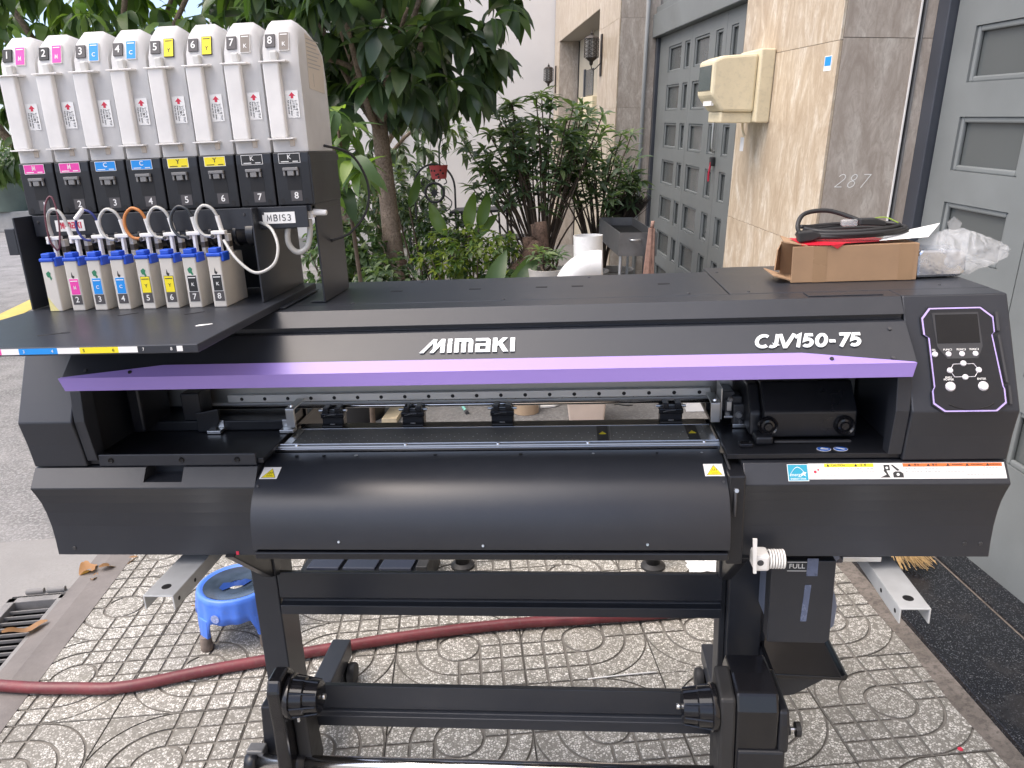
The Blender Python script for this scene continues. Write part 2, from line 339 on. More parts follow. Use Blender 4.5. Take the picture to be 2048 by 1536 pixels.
GLY = {'M': (.8, [[(.08, 0), (.12, .95), (.38, .25), (.64, .95), (.68, 0)]]), 'B': (.66, [[(.1, 0), (.1, .94), (.34, .94)]+arcp(.34, .72, .2, .22, 90, -90, 6)+[(.1, .5)], [(.34, .5)]+arcp(.36, .27, .23, .24, 90, -90, 6)+[(.1, .03)]]), 'I': (.26, [[(.13, 0), (.13, 1)]]), 'S': (.62, [arcp(.3, .72, .22, .22, 40, 260, 8)+arcp(.3, .27, .23, .23, 80, -150, 8)]), '3': (.6, [arcp(.27, .72, .2, .22, 150, -80, 8)+arcp(.27, .27, .24, .24, 80, -150, 8)]),
       'C': (.70, [arcp(.44, .5, .38, .42, 52, 308, 16)]), 'J': (.50, [[(.42, 1.0), (.42, .28)]+arcp(.20, .28, .22, .2, 0, -130, 8)]), 'V': (.78, [[(.0, 1.02), (.36, .06), (.42, .06), (.80, 1.02)]]),
       '1': (.42, [[(.02, .74), (.27, .92), (.27, 0)]]), '5': (.64, [FIVE]), '0': (.70, [arcp(.34, .5, .26, .42, 0, 360, 22)]), '-': (.42, [[(.02, .42), (.36, .42)]]), '7': (.62, [[(.04, .92), (.54, .92), (.22, 0)]]),
       '2': (.62, [arcp(.28, .68, .24, .24, 160, -30, 8)+[(.06, .06), (.56, .06)]]), '8': (.62, [arcp(.29, .25, .23, .22, 0, 360, 14), arcp(.29, .72, .19, .2, 0, 360, 14)])}
def glyphs(s, F, x0, y0, h, w_, sh, mat, parent, ext, sp=.1, sx=1.):
    x = 0.; out = []
    for ch in s:
        adv, ps = GLY[ch]
        for p in ps: out += stroke([(x0+(x+a)*h*sx+b*h*sh, y0+b*h) for a, b in p], w_)
        x += adv+sp
    return polys('lettering', F, out, mat, parent, *ext)
TEXTS = []
def text(s, F, a, b, size, mat, parent, h=.0012, bold=0, shear=0, align='CENTER', sx=1, ext=.0002, name='lettering'):
    TEXTS.append((s, F, a, b, size, mat, parent, h, bold, shear, align, sx, ext, name))
def flush_text():
    tmp = []
    for T in TEXTS:
        cu = bpy.data.curves.new('t', 'FONT'); cu.body = T[0]; cu.size = T[4]; cu.offset = T[8]*.35; cu.shear = T[9]
        cu.align_x = T[10]; cu.align_y = 'CENTER'; cu.extrude = T[12]; cu.resolution_u = 3
        o = bpy.data.objects.new('t', cu); COL.objects.link(o); tmp.append(o)
    dg = bpy.context.evaluated_depsgraph_get(); dg.update()
    for o, T in zip(tmp, TEXTS):
        me = bpy.data.meshes.new_from_object(o.evaluated_get(dg)); F = T[1]
        for v in me.vertices: v.co = F.at(T[2]+v.co.x*T[11], T[3]+v.co.y, T[7]+v.co.z)
        me.materials.clear(); me.materials.append(T[5]); me.name = T[13]
        if len(me.polygons): link(bpy.data.objects.new(T[13], me), T[6])
    for o in tmp:
        c = o.data; bpy.data.objects.remove(o); bpy.data.curves.remove(c)
def screw(p, nrm, parent, r=.004, mat=None):
    p = Vector(p); n = Vector(nrm).normalized(); m = MB().cyl(p, p+n*.002, r, r*.8, 10); return m.out('screw', mat or DGR, parent)
# ================================================================== the ground
class Fr2:
    def __init__(s, o, d): s.o = Vector((*o, 0)); s.y = Vector((*d, 0)).normalized(); s.x = Vector((s.y.y, -s.y.x, 0))
    def p(s, u, v, z=0): q = s.o+s.x*u+s.y*v; return (q.x, q.y, z)
TH = R(8.6); GF = Fr2((-.014, .708), (-math.sin(TH), math.cos(TH)))
KF = Fr2((-1.647, .503), (-.1807, .9836)); QF = Fr2((1.329, .397), (-.108, .994))
def sheet(name, F, pts, z, mat, kind='structure', thick=0):
    n = len(pts); top = [F.p(u, v, z) for u, v in pts]
    if not thick: o = mo(name, top, [tuple(range(n))], mat)
    else: o = mo(name, top+[F.p(u, v, z-thick) for u, v in pts], [tuple(range(n)), tuple(range(n, 2*n))]+[(i, (i+1) % n, n+(i+1) % n, n+i) for i in range(n)], mat)
    o['kind'] = kind; return o
us, vs_ = [-400, -.40, -.185, 400], [-400, -1.0, .80, 400]
gv = [KF.p(u, v, -.035) for v in vs_ for u in us]
o = mo('road', gv, [(j*4+i, j*4+i+1, j*4+i+5, j*4+i+4) for j in range(3) for i in range(3) if (i, j) != (1, 1)], ASPH); o['kind'] = 'structure'
def jag(u, v0, v1, n, amp): return [(u+random.uniform(-amp, amp), v0+(v1-v0)*i/n) for i in range(n+1)]
sheet('gutter', KF, [(-.405, -3), (-.405, .82), (-.19, .82), (-.19, 1.35)]+jag(-1.0, 1.35, -3, 16, .06), -.030, CONC)
ym = mo('road_marking', [(-6.1, 5.6, -.03), (-6.42, 5.6, -.03), (-8.6, 12.5, -.03), (-8.3, 12.5, -.03)], [(0, 1, 2, 3)], YLINE); ym['kind'] = 'structure'
# drain pit and grate
g = thing('drain_grate', KF.p(-.29, -.1, -.035), 'rusty grey slotted drain grate set beside the sloping kerb', 'drain grate')
pv = [KF.p(u, v, z) for z in (-.30, -.034) for u, v in ((-.40, -1.0), (-.185, -1.0), (-.185, .80), (-.40, .80))]
mo('pit', pv, [(0, 1, 2, 3), (0, 1, 5, 4), (1, 2, 6, 5), (2, 3, 7, 6), (3, 0, 4, 7)], PITM, g)
def fbox(F, u0, u1, v0, v1, z0, z1):
    v = [F.p(u, v, z) for z in (z0, z1) for v in (v0, v1) for u in (u0, u1)]
    return v, [(0, 2, 3, 1), (4, 5, 7, 6), (0, 1, 5, 4), (2, 6, 7, 3), (0, 4, 6, 2), (1, 3, 7, 5)]
m = MB()
for a in ((-.408, -.372, -1.0, .80), (-.205, -.183, -1.0, .80), (-.408, -.183, .765, .80)): m.add(*fbox(KF, *a, -.07, -.024))
m.out('frame', GRATE, g, bev=.003)
bar = None
for i in range(42):
    v = -.98+i*.0415
    if bar is None:
        bar = mo('bar', *fbox(Fr2((0, 0), (0, 1)), -.085, .085, -.0028, .0028, -.004, .010), GRATE, g, bev=.002)
        ob = bar
    else: ob = bar.copy(); COL.objects.link(ob)
    ob.matrix_parent_inverse = Matrix.Translation(-Vector(g['_off'])); ob.location = KF.p(-.289, v, -.05); ob.rotation_euler = (0, 0, math.atan2(-KF.y.x, KF.y.y))
for i, u in enumerate((-.32, -.235)): MB().cyl(KF.p(u-.035, .835, -.02), KF.p(u+.035, .835, -.02), .012, None, 12).out('hinge', GRATE, g, smooth=False)
# sloping kerb
kp = []
for i in range(25):
    v = -4+i*.5; j = random.uniform(-.006, .006)
    kp += [KF.p(-.184, v, -.045), KF.p(-.183+j*.4, v, -.020), KF.p(-.10+j*.5, v, .001), KF.p(.004+j, v, .0022), KF.p(.008, v, -.04)]
ko = mo('kerb', kp, [(i*5+k, (i+1)*5+k, (i+1)*5+(k+1) % 5, i*5+(k+1) % 5) for i in range(24) for k in range(5)], KERB); ko['kind'] = 'structure'
for tx, ty in ((-3.9, 5.4), (-2.25, 6.6), (-6.1, 7.6)):
    o = mo('tree_pit', [(tx+a*.32, ty+b*.32, -.028) for a, b in ((-1, -1), (1, -1), (1, 1), (-1, 1))], [(0, 1, 2, 3)], MORTT); o['kind'] = 'structure'
# pavement with patterned tiles
pv = [KF.p(-.06, -3.3), KF.p(-.06, 2.6), QF.p(.05, 2.2), QF.p(.05, -2.9)]
pav = mo('pavement', [(x, y, z) for z in (-.04, -.012) for x, y, _ in pv], [(0, 1, 2, 3), (4, 5, 6, 7), (0, 1, 5, 4), (1, 2, 6, 5), (2, 3, 7, 6), (3, 0, 4, 7)], MORT); pav['kind'] = 'structure'
TS = .44; U = TS/6
def tile_mesh(flip):
    g2 = .0046; cells = []
    def arc(r, a0, a1, n): return [(r*math.cos(a0+(a1-a0)*i/n), r*math.sin(a0+(a1-a0)*i/n)) for i in range(n+1)]
    e3 = 3*U-.0022
    cells.append([arc(U-g2, 0, 2*math.pi, 28)[:-1], None])
    for q in range(4):
        loc = []
        if q % 2 == flip:
            for k in (1, 2):
                r0, r1 = k*U+g2, min((k+1)*U-g2, e3) if k == 2 else (k+1)*U-g2
                a = lambda r: math.asin(g2/r)
                loc.append(arc(r0, a(r0), math.pi/2-a(r0), 10)+arc(r1, math.pi/2-a(r1), a(r1), 12))
            r0 = 3*U+g2*.5; a0 = math.acos(e3/r0)
            loc.append([(e3, e3)]+arc(r0, math.pi/2-a0, a0, 12))
        else:
            for i in range(3):
                for j in range(3):
                    x0, x1 = i*U+g2, min((i+1)*U-g2, e3); y0, y1 = j*U+g2, min((j+1)*U-g2, e3)
                    if i == 0 and j == 0:
                        r0 = U+g2; a0 = math.acos((U-g2)/r0); loc.append([(U-g2, U-g2)]+arc(r0, math.pi/2-a0, a0, 8))
                    else: loc.append([(x0, y0), (x1, y0), (x1, y1), (x0, y1)])
        c, s = (1, 0, -1, 0)[q], (0, 1, 0, -1)[q]
        cells += [[[(x*c-y*s, x*s+y*c) for x, y in L], None] for L in loc]
    V, Fc, Mi = [], [], []
    def ring(pts, z, k):
        cx, cy = sum(p[0] for p in pts)/len(pts), sum(p[1] for p in pts)/len(pts); b = len(V)
        for x, y in pts:
            d = math.hypot(cx-x, cy-y) or 1; V.append((x+(cx-x)/d*k, y+(cy-y)/d*k, z))
        return list(range(b, len(V)))
    for pts, _ in cells:
        n = len(pts); dz = random.uniform(-.0006, .0004)
        A, B, C = ring(pts, -.006, -.0008), ring(pts, -.002, 0), ring(pts, dz, .0016)
        for P, Q in ((A, B), (B, C)):
            for i in range(n): Fc.append((P[i], P[(i+1) % n], Q[(i+1) % n], Q[i])); Mi.append(0 if P is A else 1)
        Fc.append(tuple(C)); Mi.append(1)
    b = len(V); e = 3*U-.0016; V += [(x, y, z) for z in (-.03, -.0052) for x, y in ((-e, -e), (e, -e), (e, e), (-e, e))]
    for q in ((0, 1, 2, 3), (4, 5, 6, 7), (0, 1, 5, 4), (1, 2, 6, 5), (2, 3, 7, 6), (3, 0, 4, 7)): Fc.append(tuple(b+i for i in q)); Mi.append(0)
    me = bpy.data.meshes.new('tile'); me.from_pydata(V, [], Fc); me.materials.append(MORT); me.materials.append(TERR)
    me.polygons.foreach_set('material_index', Mi); me.update()
    bm = bmesh.new(); bm.from_mesh(me); bmesh.ops.recalc_face_normals(bm, faces=bm.faces); bm.to_mesh(me); bm.free(); return me
TM = [tile_mesh(1), tile_mesh(0)]
for i in range(-5, 4):
    for j in range(-6, 5):
        u, v = (i+.5)*TS, (j+.5)*TS; x, y, _ = GF.p(u, v)
        ku = (Vector((x, y, 0))-KF.o).dot(KF.x); qu = (Vector((x, y, 0))-QF.o).dot(QF.x)
        if ku < -.30 or qu > .30: continue
        me = TM[0 if ((i+j) % 2 == 0 or (i, j) == (2, -1)) else 1]
        for F_, sg, dist, lim in ((KF, 1, ku, -.03), (QF, -1, qu, .03)):
            if sg*(dist-lim) < .33:
                me = me.copy(); bm = bmesh.new(); bm.from_mesh(me); Ri = Matrix.Rotation(-TH, 3, 'Z'); pt = F_.o+F_.x*lim-Vector((x, y, 0))
                bmesh.ops.bisect_plane(bm, geom=bm.verts[:]+bm.edges[:]+bm.faces[:], plane_co=Ri @ pt, plane_no=Ri @ (F_.x*-sg), clear_outer=True); bm.to_mesh(me); bm.free()
        if not len(me.polygons): continue
        t = bpy.data.objects.new('tile', me); link(t, pav)
        t.location = (x, y, random.uniform(-.001, .001)); t.rotation_euler = (random.uniform(-.002, .002), random.uniform(-.002, .002), TH)
sheet('courtyard', GF, [(-1.75, 1.9), (-2.2, 14), (7, 14), (7, 1.9)], -.022, YARD)
# mortar and black granite step
mp = []
for i in range(33):
    v = -3+i*.25; j = random.uniform(-.012, .006)
    mp += [QF.p(-.012+j, v, -.02), QF.p(-.01+j, v, .001), QF.p(.045, v, .012), QF.p(.05, v, -.02)]
mo_ = mo('mortar_joint', mp, [(i*4+k, (i+1)*4+k, (i+1)*4+(k+1) % 4, i*4+(k+1) % 4) for i in range(32) for k in range(4)], MORTT); mo_['kind'] = 'structure'
st = mo('step', *fbox(QF, .05, 1.3, -3, 6, -.03, .024), MORTT); st['kind'] = 'structure'
for a, b, z in ((.046, .365, .030), (.377, 1.25, .034)):
    for v0, v1 in ((-3, -1.2), (-1.197, 1.9), (1.903, 5.9)): mo('granite_slab', *fbox(QF, a, b, v0, v1, .0, z), GRAN, st, bev=.003)
# ================================================================== the printer
P = thing('wide_format_printer', (0, .25, 0), 'black wide format printer with a long purple stripe on a black stand', 'printer')
def side_prof(d=0): return [(.1+d, 1.368), (.0+d, 1.168), (.012+d, 1.115), (.02+d, 1.063), (.50, 1.063), (.50, 1.36), (.49, 1.368)]
sc_l = prism('side_cover', side_prof(), -.98, -.862, BLK, P, .003)
sc_r = prism('side_cover', side_prof(), .789, .98, BLK, P, .003)
sc_r['label'] = 'right end cover carrying the control panel'
# lighter return strips beside the opening
for x0, x1, nm in ((-.861, -.838, 1), (.762, .788, 1)):
    prism('cover_edge', [(.013, 1.232), (.006, 1.168), (.022, 1.075), (.05, 1.075), (.05, 1.232)], x0, x1, BLK, P, .0015)
# upper front cover: sloping face, groove, upper band; its lower hem and a bent strip are purple
FC = prism('front_cover', [(-.005, 1.2635), (.066, 1.326), (.086, 1.327), (.086, 1.337), (.074, 1.338), (.098, 1.368), (.16, 1.368), (.16, 1.25), (-.003, 1.25)], -.860, .787, BLK, P, .0010)
FF = Frame((0, -.008, 1.264), (1, 0, 0), (0, .074, .062))
tm = MB(); tp = [(-.863, -.001), (.784, -.001), (.780, .002), (.585, .0265), (-.650, .0275), (-.855, .002)]; nn_ = len(tp)
tm.add([FF.at(a, b, .0012) for a, b in tp]+[FF.at(a, b, .0036) for a, b in tp], [tuple(range(nn_)), tuple(range(nn_, 2*nn_))]+[(i, (i+1) % nn_, nn_+(i+1) % nn_, nn_+i) for i in range(nn_)])
tm.add([(-.863, -.0105, 1.2655), (.784, -.0105, 1.2655), (.780, -.0075, 1.2385), (-.855, -.0075, 1.2385), (-.863, -.006, 1.2625), (.784, -.006, 1.2625), (.780, -.003, 1.2385), (-.855, -.003, 1.2385)], [(0, 1, 2, 3), (4, 5, 6, 7), (0, 1, 5, 4), (1, 2, 6, 5), (2, 3, 7, 6), (3, 0, 4, 7)])
PT = tm.out('purple_trim', PUR, P, bev=.0004)
# top covers
box('top_cover', -.861, .478, .161, .455, 1.335, 1.368, BLK, P, .002)
box('top_cover', .480, .979, .161, .515, 1.335, 1.3685, BLK, P, .002)
box('cover_hinge_plate', .62, .76, .112, .150, 1.3682, 1.3700, BLK, P, .001)
for x in (-.25, -.07, .08, .16, .35): box('vent_slot', x, x+.026, .30, .312, 1.3681, 1.3688, INK, P, 0)
for x, y in ((-.30, .17), (.02, .17), (.4, .18), (.52, .18), (.70, .14), (.9, .2), (.5, .44), (-.2, .42), (.2, .42)): screw((x, y, 1.3682), (0, 0, 1), P, .0035)
for x, s in ((.754, .079), (-.826, .084), (-.814, .020), (.746, .013)): screw(FF.at(x, s, .0003), FF.n, P, .004)
for x in (-.715, .636): screw(FF.at(x, .0115, .0036), FF.n, P, .0042, BLK2)
# maker's name in raised silver letters
def logo(F, x0, b0, wd, h, mat, parent, ext):
    sl = .42; L = []
    def par(a, b, w_, k=sl, y0=0., y1=1.): return [(a+k*y0, y0), (a+w_+k*y0, y0), (b+w_+k*0, y1), (b, y1)]
    L.append([(0, 0), (.24, 0), (1.02, 1), (.78, 1)]); L.append([(.62, 0), (.86, 0), (1.32, .62), (1.32, 1), (1.28, 1)])
    L.append([(.78, 1), (1.02, 1), (.98, .5), (.80, .25)]); L.append([(1.26, 1), (1.52, 1), (1.52, 0), (1.26, 0)])
    def bar(x, w_=.27, y0=0, y1=1): L.append(rect(x, x+w_, y0, y1))
    x = 1.68; bar(x, .27, 0, .74); bar(x, .27, .8, 1)
    x = 2.1; bar(x); bar(x+.43, .27, 0, .86); bar(x+.86, .27, 0, .86); L.append([(x+.27, .78), (x+1.13, .78), (x+1.13, .84), (x+1.0, 1), (x+.27, 1)])
    x = 3.38; L.append([(x, .80), (x+.62, .80), (x+.9, .8), (x+.9, .86), (x+.76, 1), (x, 1)]); bar(x+.63, .27, 0, .8); bar(x, .63, 0, .17); bar(x, .25, .17, .6); bar(x+.25, .38, .44, .6)
    x = 4.42; bar(x); L.append([(x+.27, .42), (x+.27, .66), (x+.58, 1), (x+.9, 1), (x+.5, .54)]); L.append([(x+.33, .56), (x+.56, .66), (x+.95, 0), (x+.63, 0)])
    x = 5.48; bar(x, .27)
    T = 5.75
    polys('lettering', F, [[(x0+p[0]/T*wd, b0+p[1]*h) for p in q] for q in L], mat, parent, *ext)
logo(FF, -.135, .0445, .186, .033, SILV, FC, (.0002, .0022))
glyphs('CJV150-75', FF, .502, .0405, .0305, .0066, .28, SILV, FC, (.0002, .002), .08, 1.04)
# control panel
CP = Frame((0, 0, 1.168), (1, 0, 0), (0, .1, .2))
oct_ = [(.834, .197), (.927, .197), (.948, .178), (.948, .149), (.943, .144), (.953, .045), (.955, .040), (.955, .014), (.937, -.001), (.845, -.001), (.826, .014), (.826, .038), (.830, .045), (.828, .140), (.820, .146), (.819, .178)]
def scl(pts, k):
    cx, cy = .886, .098; return [(cx+(x-cx)*k, cy+(y-cy)*(1-(1-k)*.66)) for x, y in pts]
pn = decal('control_panel', CP, scl(oct_, 1.035), BLK2, sc_r, 0, .004)
decal('outline', CP, oct_, PURL, pn, .0035, .0046); decal('face_plate', CP, scl(oct_, .958), BLK2, pn, .004, .0052)
decal('screen_bezel', CP, [(.838, .187), (.921, .187), (.923, .121), (.913, .0985), (.858, .0985), (.842, .121)], DGR, pn, .0048, .006)
decal('screen', CP, rect(.843, .919, .128, .183), SCR, pn, .0055, .0066)
for x in (.837, .861, .885, .909): lathe('button', [(0, .0075), (.0042, .0075), (.0056, .0055), (.0056, .004)], CP.at(x, .1075), CP.n, BTN, pn, 14)
for x, y in ((.886, .0895), (.861, .0765), (.912, .0765), (.887, .0635)): lathe('button', [(0, .0075), (.0042, .0075), (.0056, .0055), (.0056, .004)], CP.at(x, y), CP.n, BTN, pn, 14)
for x in (.859, .917): lathe('button', [(0, .009), (.007, .009), (.0092, .006), (.0092, .004)], CP.at(x, .046), CP.n, BTN, pn, 18)
ln = MB()
hexp = [(.861, .0765), (.868, .0885), (.904, .0885), (.912, .0765), (.904, .0640), (.868, .0640)]
for i in range(6):
    a, b = hexp[i], hexp[(i+1) % 6]; ln.cyl(CP.at(*a, .0054), CP.at(*b, .0054), .0006, None, 5)
ln.out('linework', BTN, pn)
for s, x, y in (('SEL', .8355, .1155), ('FUNC1', .860, .1155), ('FUNC2', .884, .1155), ('FUNC3', .907, .1155), ('ENTER', .915, .0595), ('END/', .857, .0630), ('POWER', .857, .0590)):
    text(s, CP, x, y, .0052, WHTD, pn, h=.0066 if y > .1 and x > .84 else .0056, bold=.0001)
tube('grip_line', [CP.at(.853, .013, .0054), CP.at(.87, .006, .0056), CP.at(.895, .003, .0056), CP.at(.918, .007, .0056), CP.at(.932, .014, .0054)], .0011, INK, pn, 6)
polys('grip_rib', CP, [[(.951, .186), (.956, .186), (.956, .150), (.951, .150)], [(.951, .142), (.955, .142), (.961, .052), (.957, .052)], [(.960, .046), (.964, .046), (.964, .012), (.960, .012)]], DGR, pn, 0, .007)
# lower front panels
LP = [(.020, 1.0605), (-.006, 1.026), (-.0065, 1.0235), (.004, 1.004), (.014, .982), (.022, .955), (.028, .920), (.030, .885), (.030, .850)]
def lower(x0, x1):
    full = LP+[(.05, .850), (.12, .86), (.12, 1.0605)]
    return full
m = MB(); tail = [(.05, .850), (.12, .86), (.12, 1.0605)]
for x0, x1, pf in ((-.98, -.7335, LP+tail), (-.7335, -.6505, [(.055, 1.0605), (.055, 1.036), (.001, 1.0350)]+LP[1:]+tail), (-.6505, -.492, LP+tail)):
    k = len(pf); m.add([(x0, *p) for p in pf]+[(x1, *p) for p in pf], [tuple(range(k)), tuple(range(k, 2*k))]+[(i, (i+1) % k, k+(i+1) % k, k+i) for i in range(k)])
lp_l = m.out('lower_panel', BLK, P)
lp_r = prism('lower_panel', lower(0, 0), .490, .98, BLK, P, .002)
box('sill_strip', -.838, -.495, .024, .030, 1.0615, 1.088, BLK, P, .002)
for x in (-.81, -.655, -.535): lathe('screw', [(0, .001), (.003, .001), (.005, .003), (.0062, .0)], (x, .024, 1.075), (0, -1, 0), INK, P, 12)
box('red_tag', -.572, -.566, .0285, .0297, .851, .859, RED, P, 0)
for x in (-.94, .96, .93): screw((x, .0297, .866 if x < 0 else .88), (0, -1, 0), P, .0045)
# interior tubs
def tub(x0, x1):
    m = MB(); m.box(x0, x1, .031, .46, 1.064, 1.0745); m.box(x0, x1, .300, .31, 1.075, 1.334); return m
tub(-.861, -.482).out('left_bay', BLK2, P, bev=.001)
tub(.462, .789).out('right_bay', BLK2, P, bev=.001)
box('bay_ledge', -.838, -.487, .20, .298, 1.075, 1.098, BLK2, P, .002)
box('bay_block', -.735, -.69, .20, .26, 1.098, 1.165, BLK2, P, .004); box('bay_block', -.83, -.80, .15, .27, 1.09, 1.20, BLK2, P, .006)
prism('bay_bracket', [(-.70, 1.12), (-.70, 1.075), (-.66, 1.075), (-.645, 1.10), (-.645, 1.13)], .19, .197, BLK2, P, .002, axis='y')
for x in (-.655, -.485):
    b = MB(); b.box(x-.016, x+.016, .175, .20, 1.0755, 1.083); b.box(x-.016, x+.016, .197, .2, 1.083, 1.10); b.out('hinge_bracket', STL, P, bev=.001)
# y-bar, guide rail
yb = box('cross_beam', -.858, .786, .290, .440, 1.105, 1.334, ALU, P, .002)
box('linear_rail', -.66, .468, .276, .290, 1.117, 1.135, RAILM, P, .0015)
for i in range(20): lathe('rail_hole', [(0, .0004), (.0036, .0004), (.0044, .0001)], (-.625+i*.0562, .2758, 1.1255), (0, -1, 0), INK, P, 12)
cyl('drive_rod', (-.75, .268, 1.108), (.47, .268, 1.108), .0045, CHR, P)
box('belt_guard', -.75, .468, .281, .2895, 1.098, 1.1135, RAILM, P, .001)
for i in range(-8, 9, 1):
    x = i*.054-.012
    if i % 3 != 2: polys('beam_notch', Frame((x, .2808, 1.1145), (1, 0, 0), (0, 0, 1)), [[(-.017, .0), (-.017, .004), (-.011, .004)], [(.017, 0), (.017, .004), (.011, .004)]], INK, P, .0001, .0006)
for x in (-.40, -.33, -.10, -.03, .30, .37): polys('beam_slot', Frame((x, .2898, 1.152), (1, 0, 0), (0, 0, 1)), [rect(-.028, .028, -.003, .003)], INK, P, .0001, .0008)
# end plates of the media path
for x in (-.476, .464):
    b = MB(); b.box(x-.010, x+.010, .185, .192, 1.085, 1.128); b.box(x-.010, x+.010, .185, .262, 1.126, 1.130); b.out('feed_bracket', STL, P, bev=.0015)
    lathe('bolt', [(0, .004), (.004, .004), (.005, 0)], (x, .2, 1.1302), (0, 0, 1), CHR, P, 10)
# platen
pl = box('platen', -.474, .4565, .122, .222, 1.058, 1.0695, PLT, P, .001)
box('rear_platen', -.474, .4565, .2225, .275, 1.040, 1.064, BLK2, P, .004)
box('platen_lip', -.474, .4565, .2145, .2185, 1.0696, 1.0708, CHR, pl, .0003)
box('platen_rail', -.482, .4615, .1180, .1215, 1.058, 1.0712, CHR, pl, .0008); box('platen_rail', -.482, .4615, .1085, .1155, 1.056, 1.0690, STL, pl, .0012); box('platen_rail', -.486, .4615, .1035, .1065, 1.055, 1.0655, CHR, pl, .0006)
hm = MB()
for k in range(3):
    for i in range(44):
        if (i*7+k*3) % 11 in (0,) : continue
        hm.cyl((-.452+i*.0203+k*.007, .138+k*.0165+(.004 if i % 2 else 0), 1.0695), (-.452+i*.0203+k*.007, .138+k*.0165+(.004 if i % 2 else 0), 1.0699), .0009, None, 6)
o = hm.out('suction_holes', SILV, pl); o['kind'] = 'stuff'
for x in (-.44, -.20, .0, .19, .43): lathe('bolt', [(0, .0025), (.0032, .0025), (.004, 0)], (x, .113, 1.0690), (0, 0, 1), CHR, pl, 10)
TP = Frame((0, .17, 1.0697), (1, 0, 0), (0, 1, 0))
for x in (.222, .413):
    d = decal('heater_mark', TP, rect(x-.012, x+.012, -.045, .045), BLK2, pl, 0, .0006)
    decal('warning_triangle', TP, [(x-.008, -.008), (x+.008, -.008), (x, .008)], YEL, pl, .0006, .0011)
box('platen_joint', .238, .2395, .123, .214, 1.0696, 1.0700, ALU, pl, 0)
for a, b in ((-.472, -.455), (.440, .4555)): decal('platen_cap', TP, rect(a, b, -.046, .044), STL, pl, 0, .0008)
# pinch rollers
pr0 = None
def pinch(x):
    r = box('pinch_roller', x-.025, x+.025, .238, .268, 1.066, 1.106, BLK2, P, .003)
    m = MB(); m.box(x-.027, x+.027, .236, .250, 1.088, 1.100); m.box(x-.019, x-.006, .232, .262, 1.100, 1.115); m.box(x+.008, x+.022, .232, .262, 1.100, 1.115); m.out('arm', BLKG, r, bev=.002)
    MB().cyl((x-.033, .247, 1.104), (x+.033, .247, 1.104), .0035, None, 8).out('axle', STL, r)
    MB().cyl((x-.024, .234, 1.069), (x+.024, .234, 1.069), .0045, None, 10).out('roller', RUB, r)
    MB().tube([(x-.018, .2345, 1.094), (x-.004, .2335, 1.097), (x+.010, .2335, 1.098)], .0012, 5, 4).out('spring', STL, r)
    box('tab', x-.006, x+.006, .2335, .237, 1.062, 1.076, GRY, r, .001)
for x in (-.397, -.208, -.002, .376): pinch(x)
# carriage beside the capping cover
cg = box('carriage_plate', .478, .512, .255, .262, 1.10, 1.21, STL, P, .002)
m = MB(); m.box(.478, .506, .200, .250, 1.105, 1.150); m.box(.484, .498, .185, .2, 1.095, 1.135); m.box(.498, .520, .19, .24, 1.118, 1.142); m.box(.500, .524, .178, .20, 1.078, 1.128); m.out('cutter_head', DGR, cg, bev=.003)
m = MB(); m.box(.4755, .4785, .19, .25, 1.09, 1.16); m.box(.499, .527, .176, .1785, 1.076, 1.084); m.box(.524, .5265, .177, .20, 1.084, 1.135); m.box(.487, .497, .183, .186, 1.112, 1.132); m.box(.482, .50, .184, .187, 1.095, 1.100); m.out('cutter_bracket', STL, cg, bev=.001)
for x, z, r_ in ((.503, 1.195, .007), (.492, 1.14, .006), (.511, 1.105, .008), (.515, 1.09, .006), (.487, 1.108, .005)): lathe('knob', [(0, .006), (r_*.7, .006), (r_, 0)], (x, .254 if z > 1.15 else .177, z), (0, -1, 0), CHR if z == 1.09 else GRY, cg, 12)
decal('caution_tag', Frame((.534, .177, 1.147), (1, 0, 0), (0, 0, 1)), rect(-.007, .005, -.014, .014), YEL, cg, 0, .001)
cv = prism('carriage_cover', [(.100, 1.082), (.100, 1.136), (.150, 1.186), (.295, 1.186), (.295, 1.082)], .545, .728, BLK2, P, .004)
prism('carriage_side', [(.112, 1.082), (.118, 1.13), (.160, 1.18), (.292, 1.18), (.292, 1.082)], .521, .5445, BLK2, P, .005)
for x in (.553, .703): lathe('wheel_knob', [(0, .010), (.007, .010), (.009, .005), (.013, .004), (.018, .009), (.0205, .004), (.0205, 0)], (x, .0995, 1.108), (0, -1, 0), BLKG, cv, 22)
box('latch_block', .525, .560, .072, .11, 1.076, 1.094, BLK2, P, .005)
box('wiper_strip', .565, .715, .084, .092, 1.0755, 1.080, DGR, P, .001)
BF = Frame((0, 0, 1.0748), (1, 0, 0), (0, 1, 0))
for x in (.652, .684):
    s = decal('mandatory_sign', BF, disc(x, .052, .0135, 24, .0115), WHTD, P, 0, .0005); decal('disc', BF, disc(x, .052, .0125, 24, .0105), LBLUE, s, .0005, .0009)
polys('pictogram', BF, [disc(.6505, .053, .005, 10, .0035), rect(.650, .660, .049, .0525), [(.675, .056), (.679, .058), (.693, .050), (.688, .047)]], WHTD, P, .0009, .0013)
box('cable_clip', .492, .518, .062, .082, 1.0748, 1.083, BLKG, P, .002)
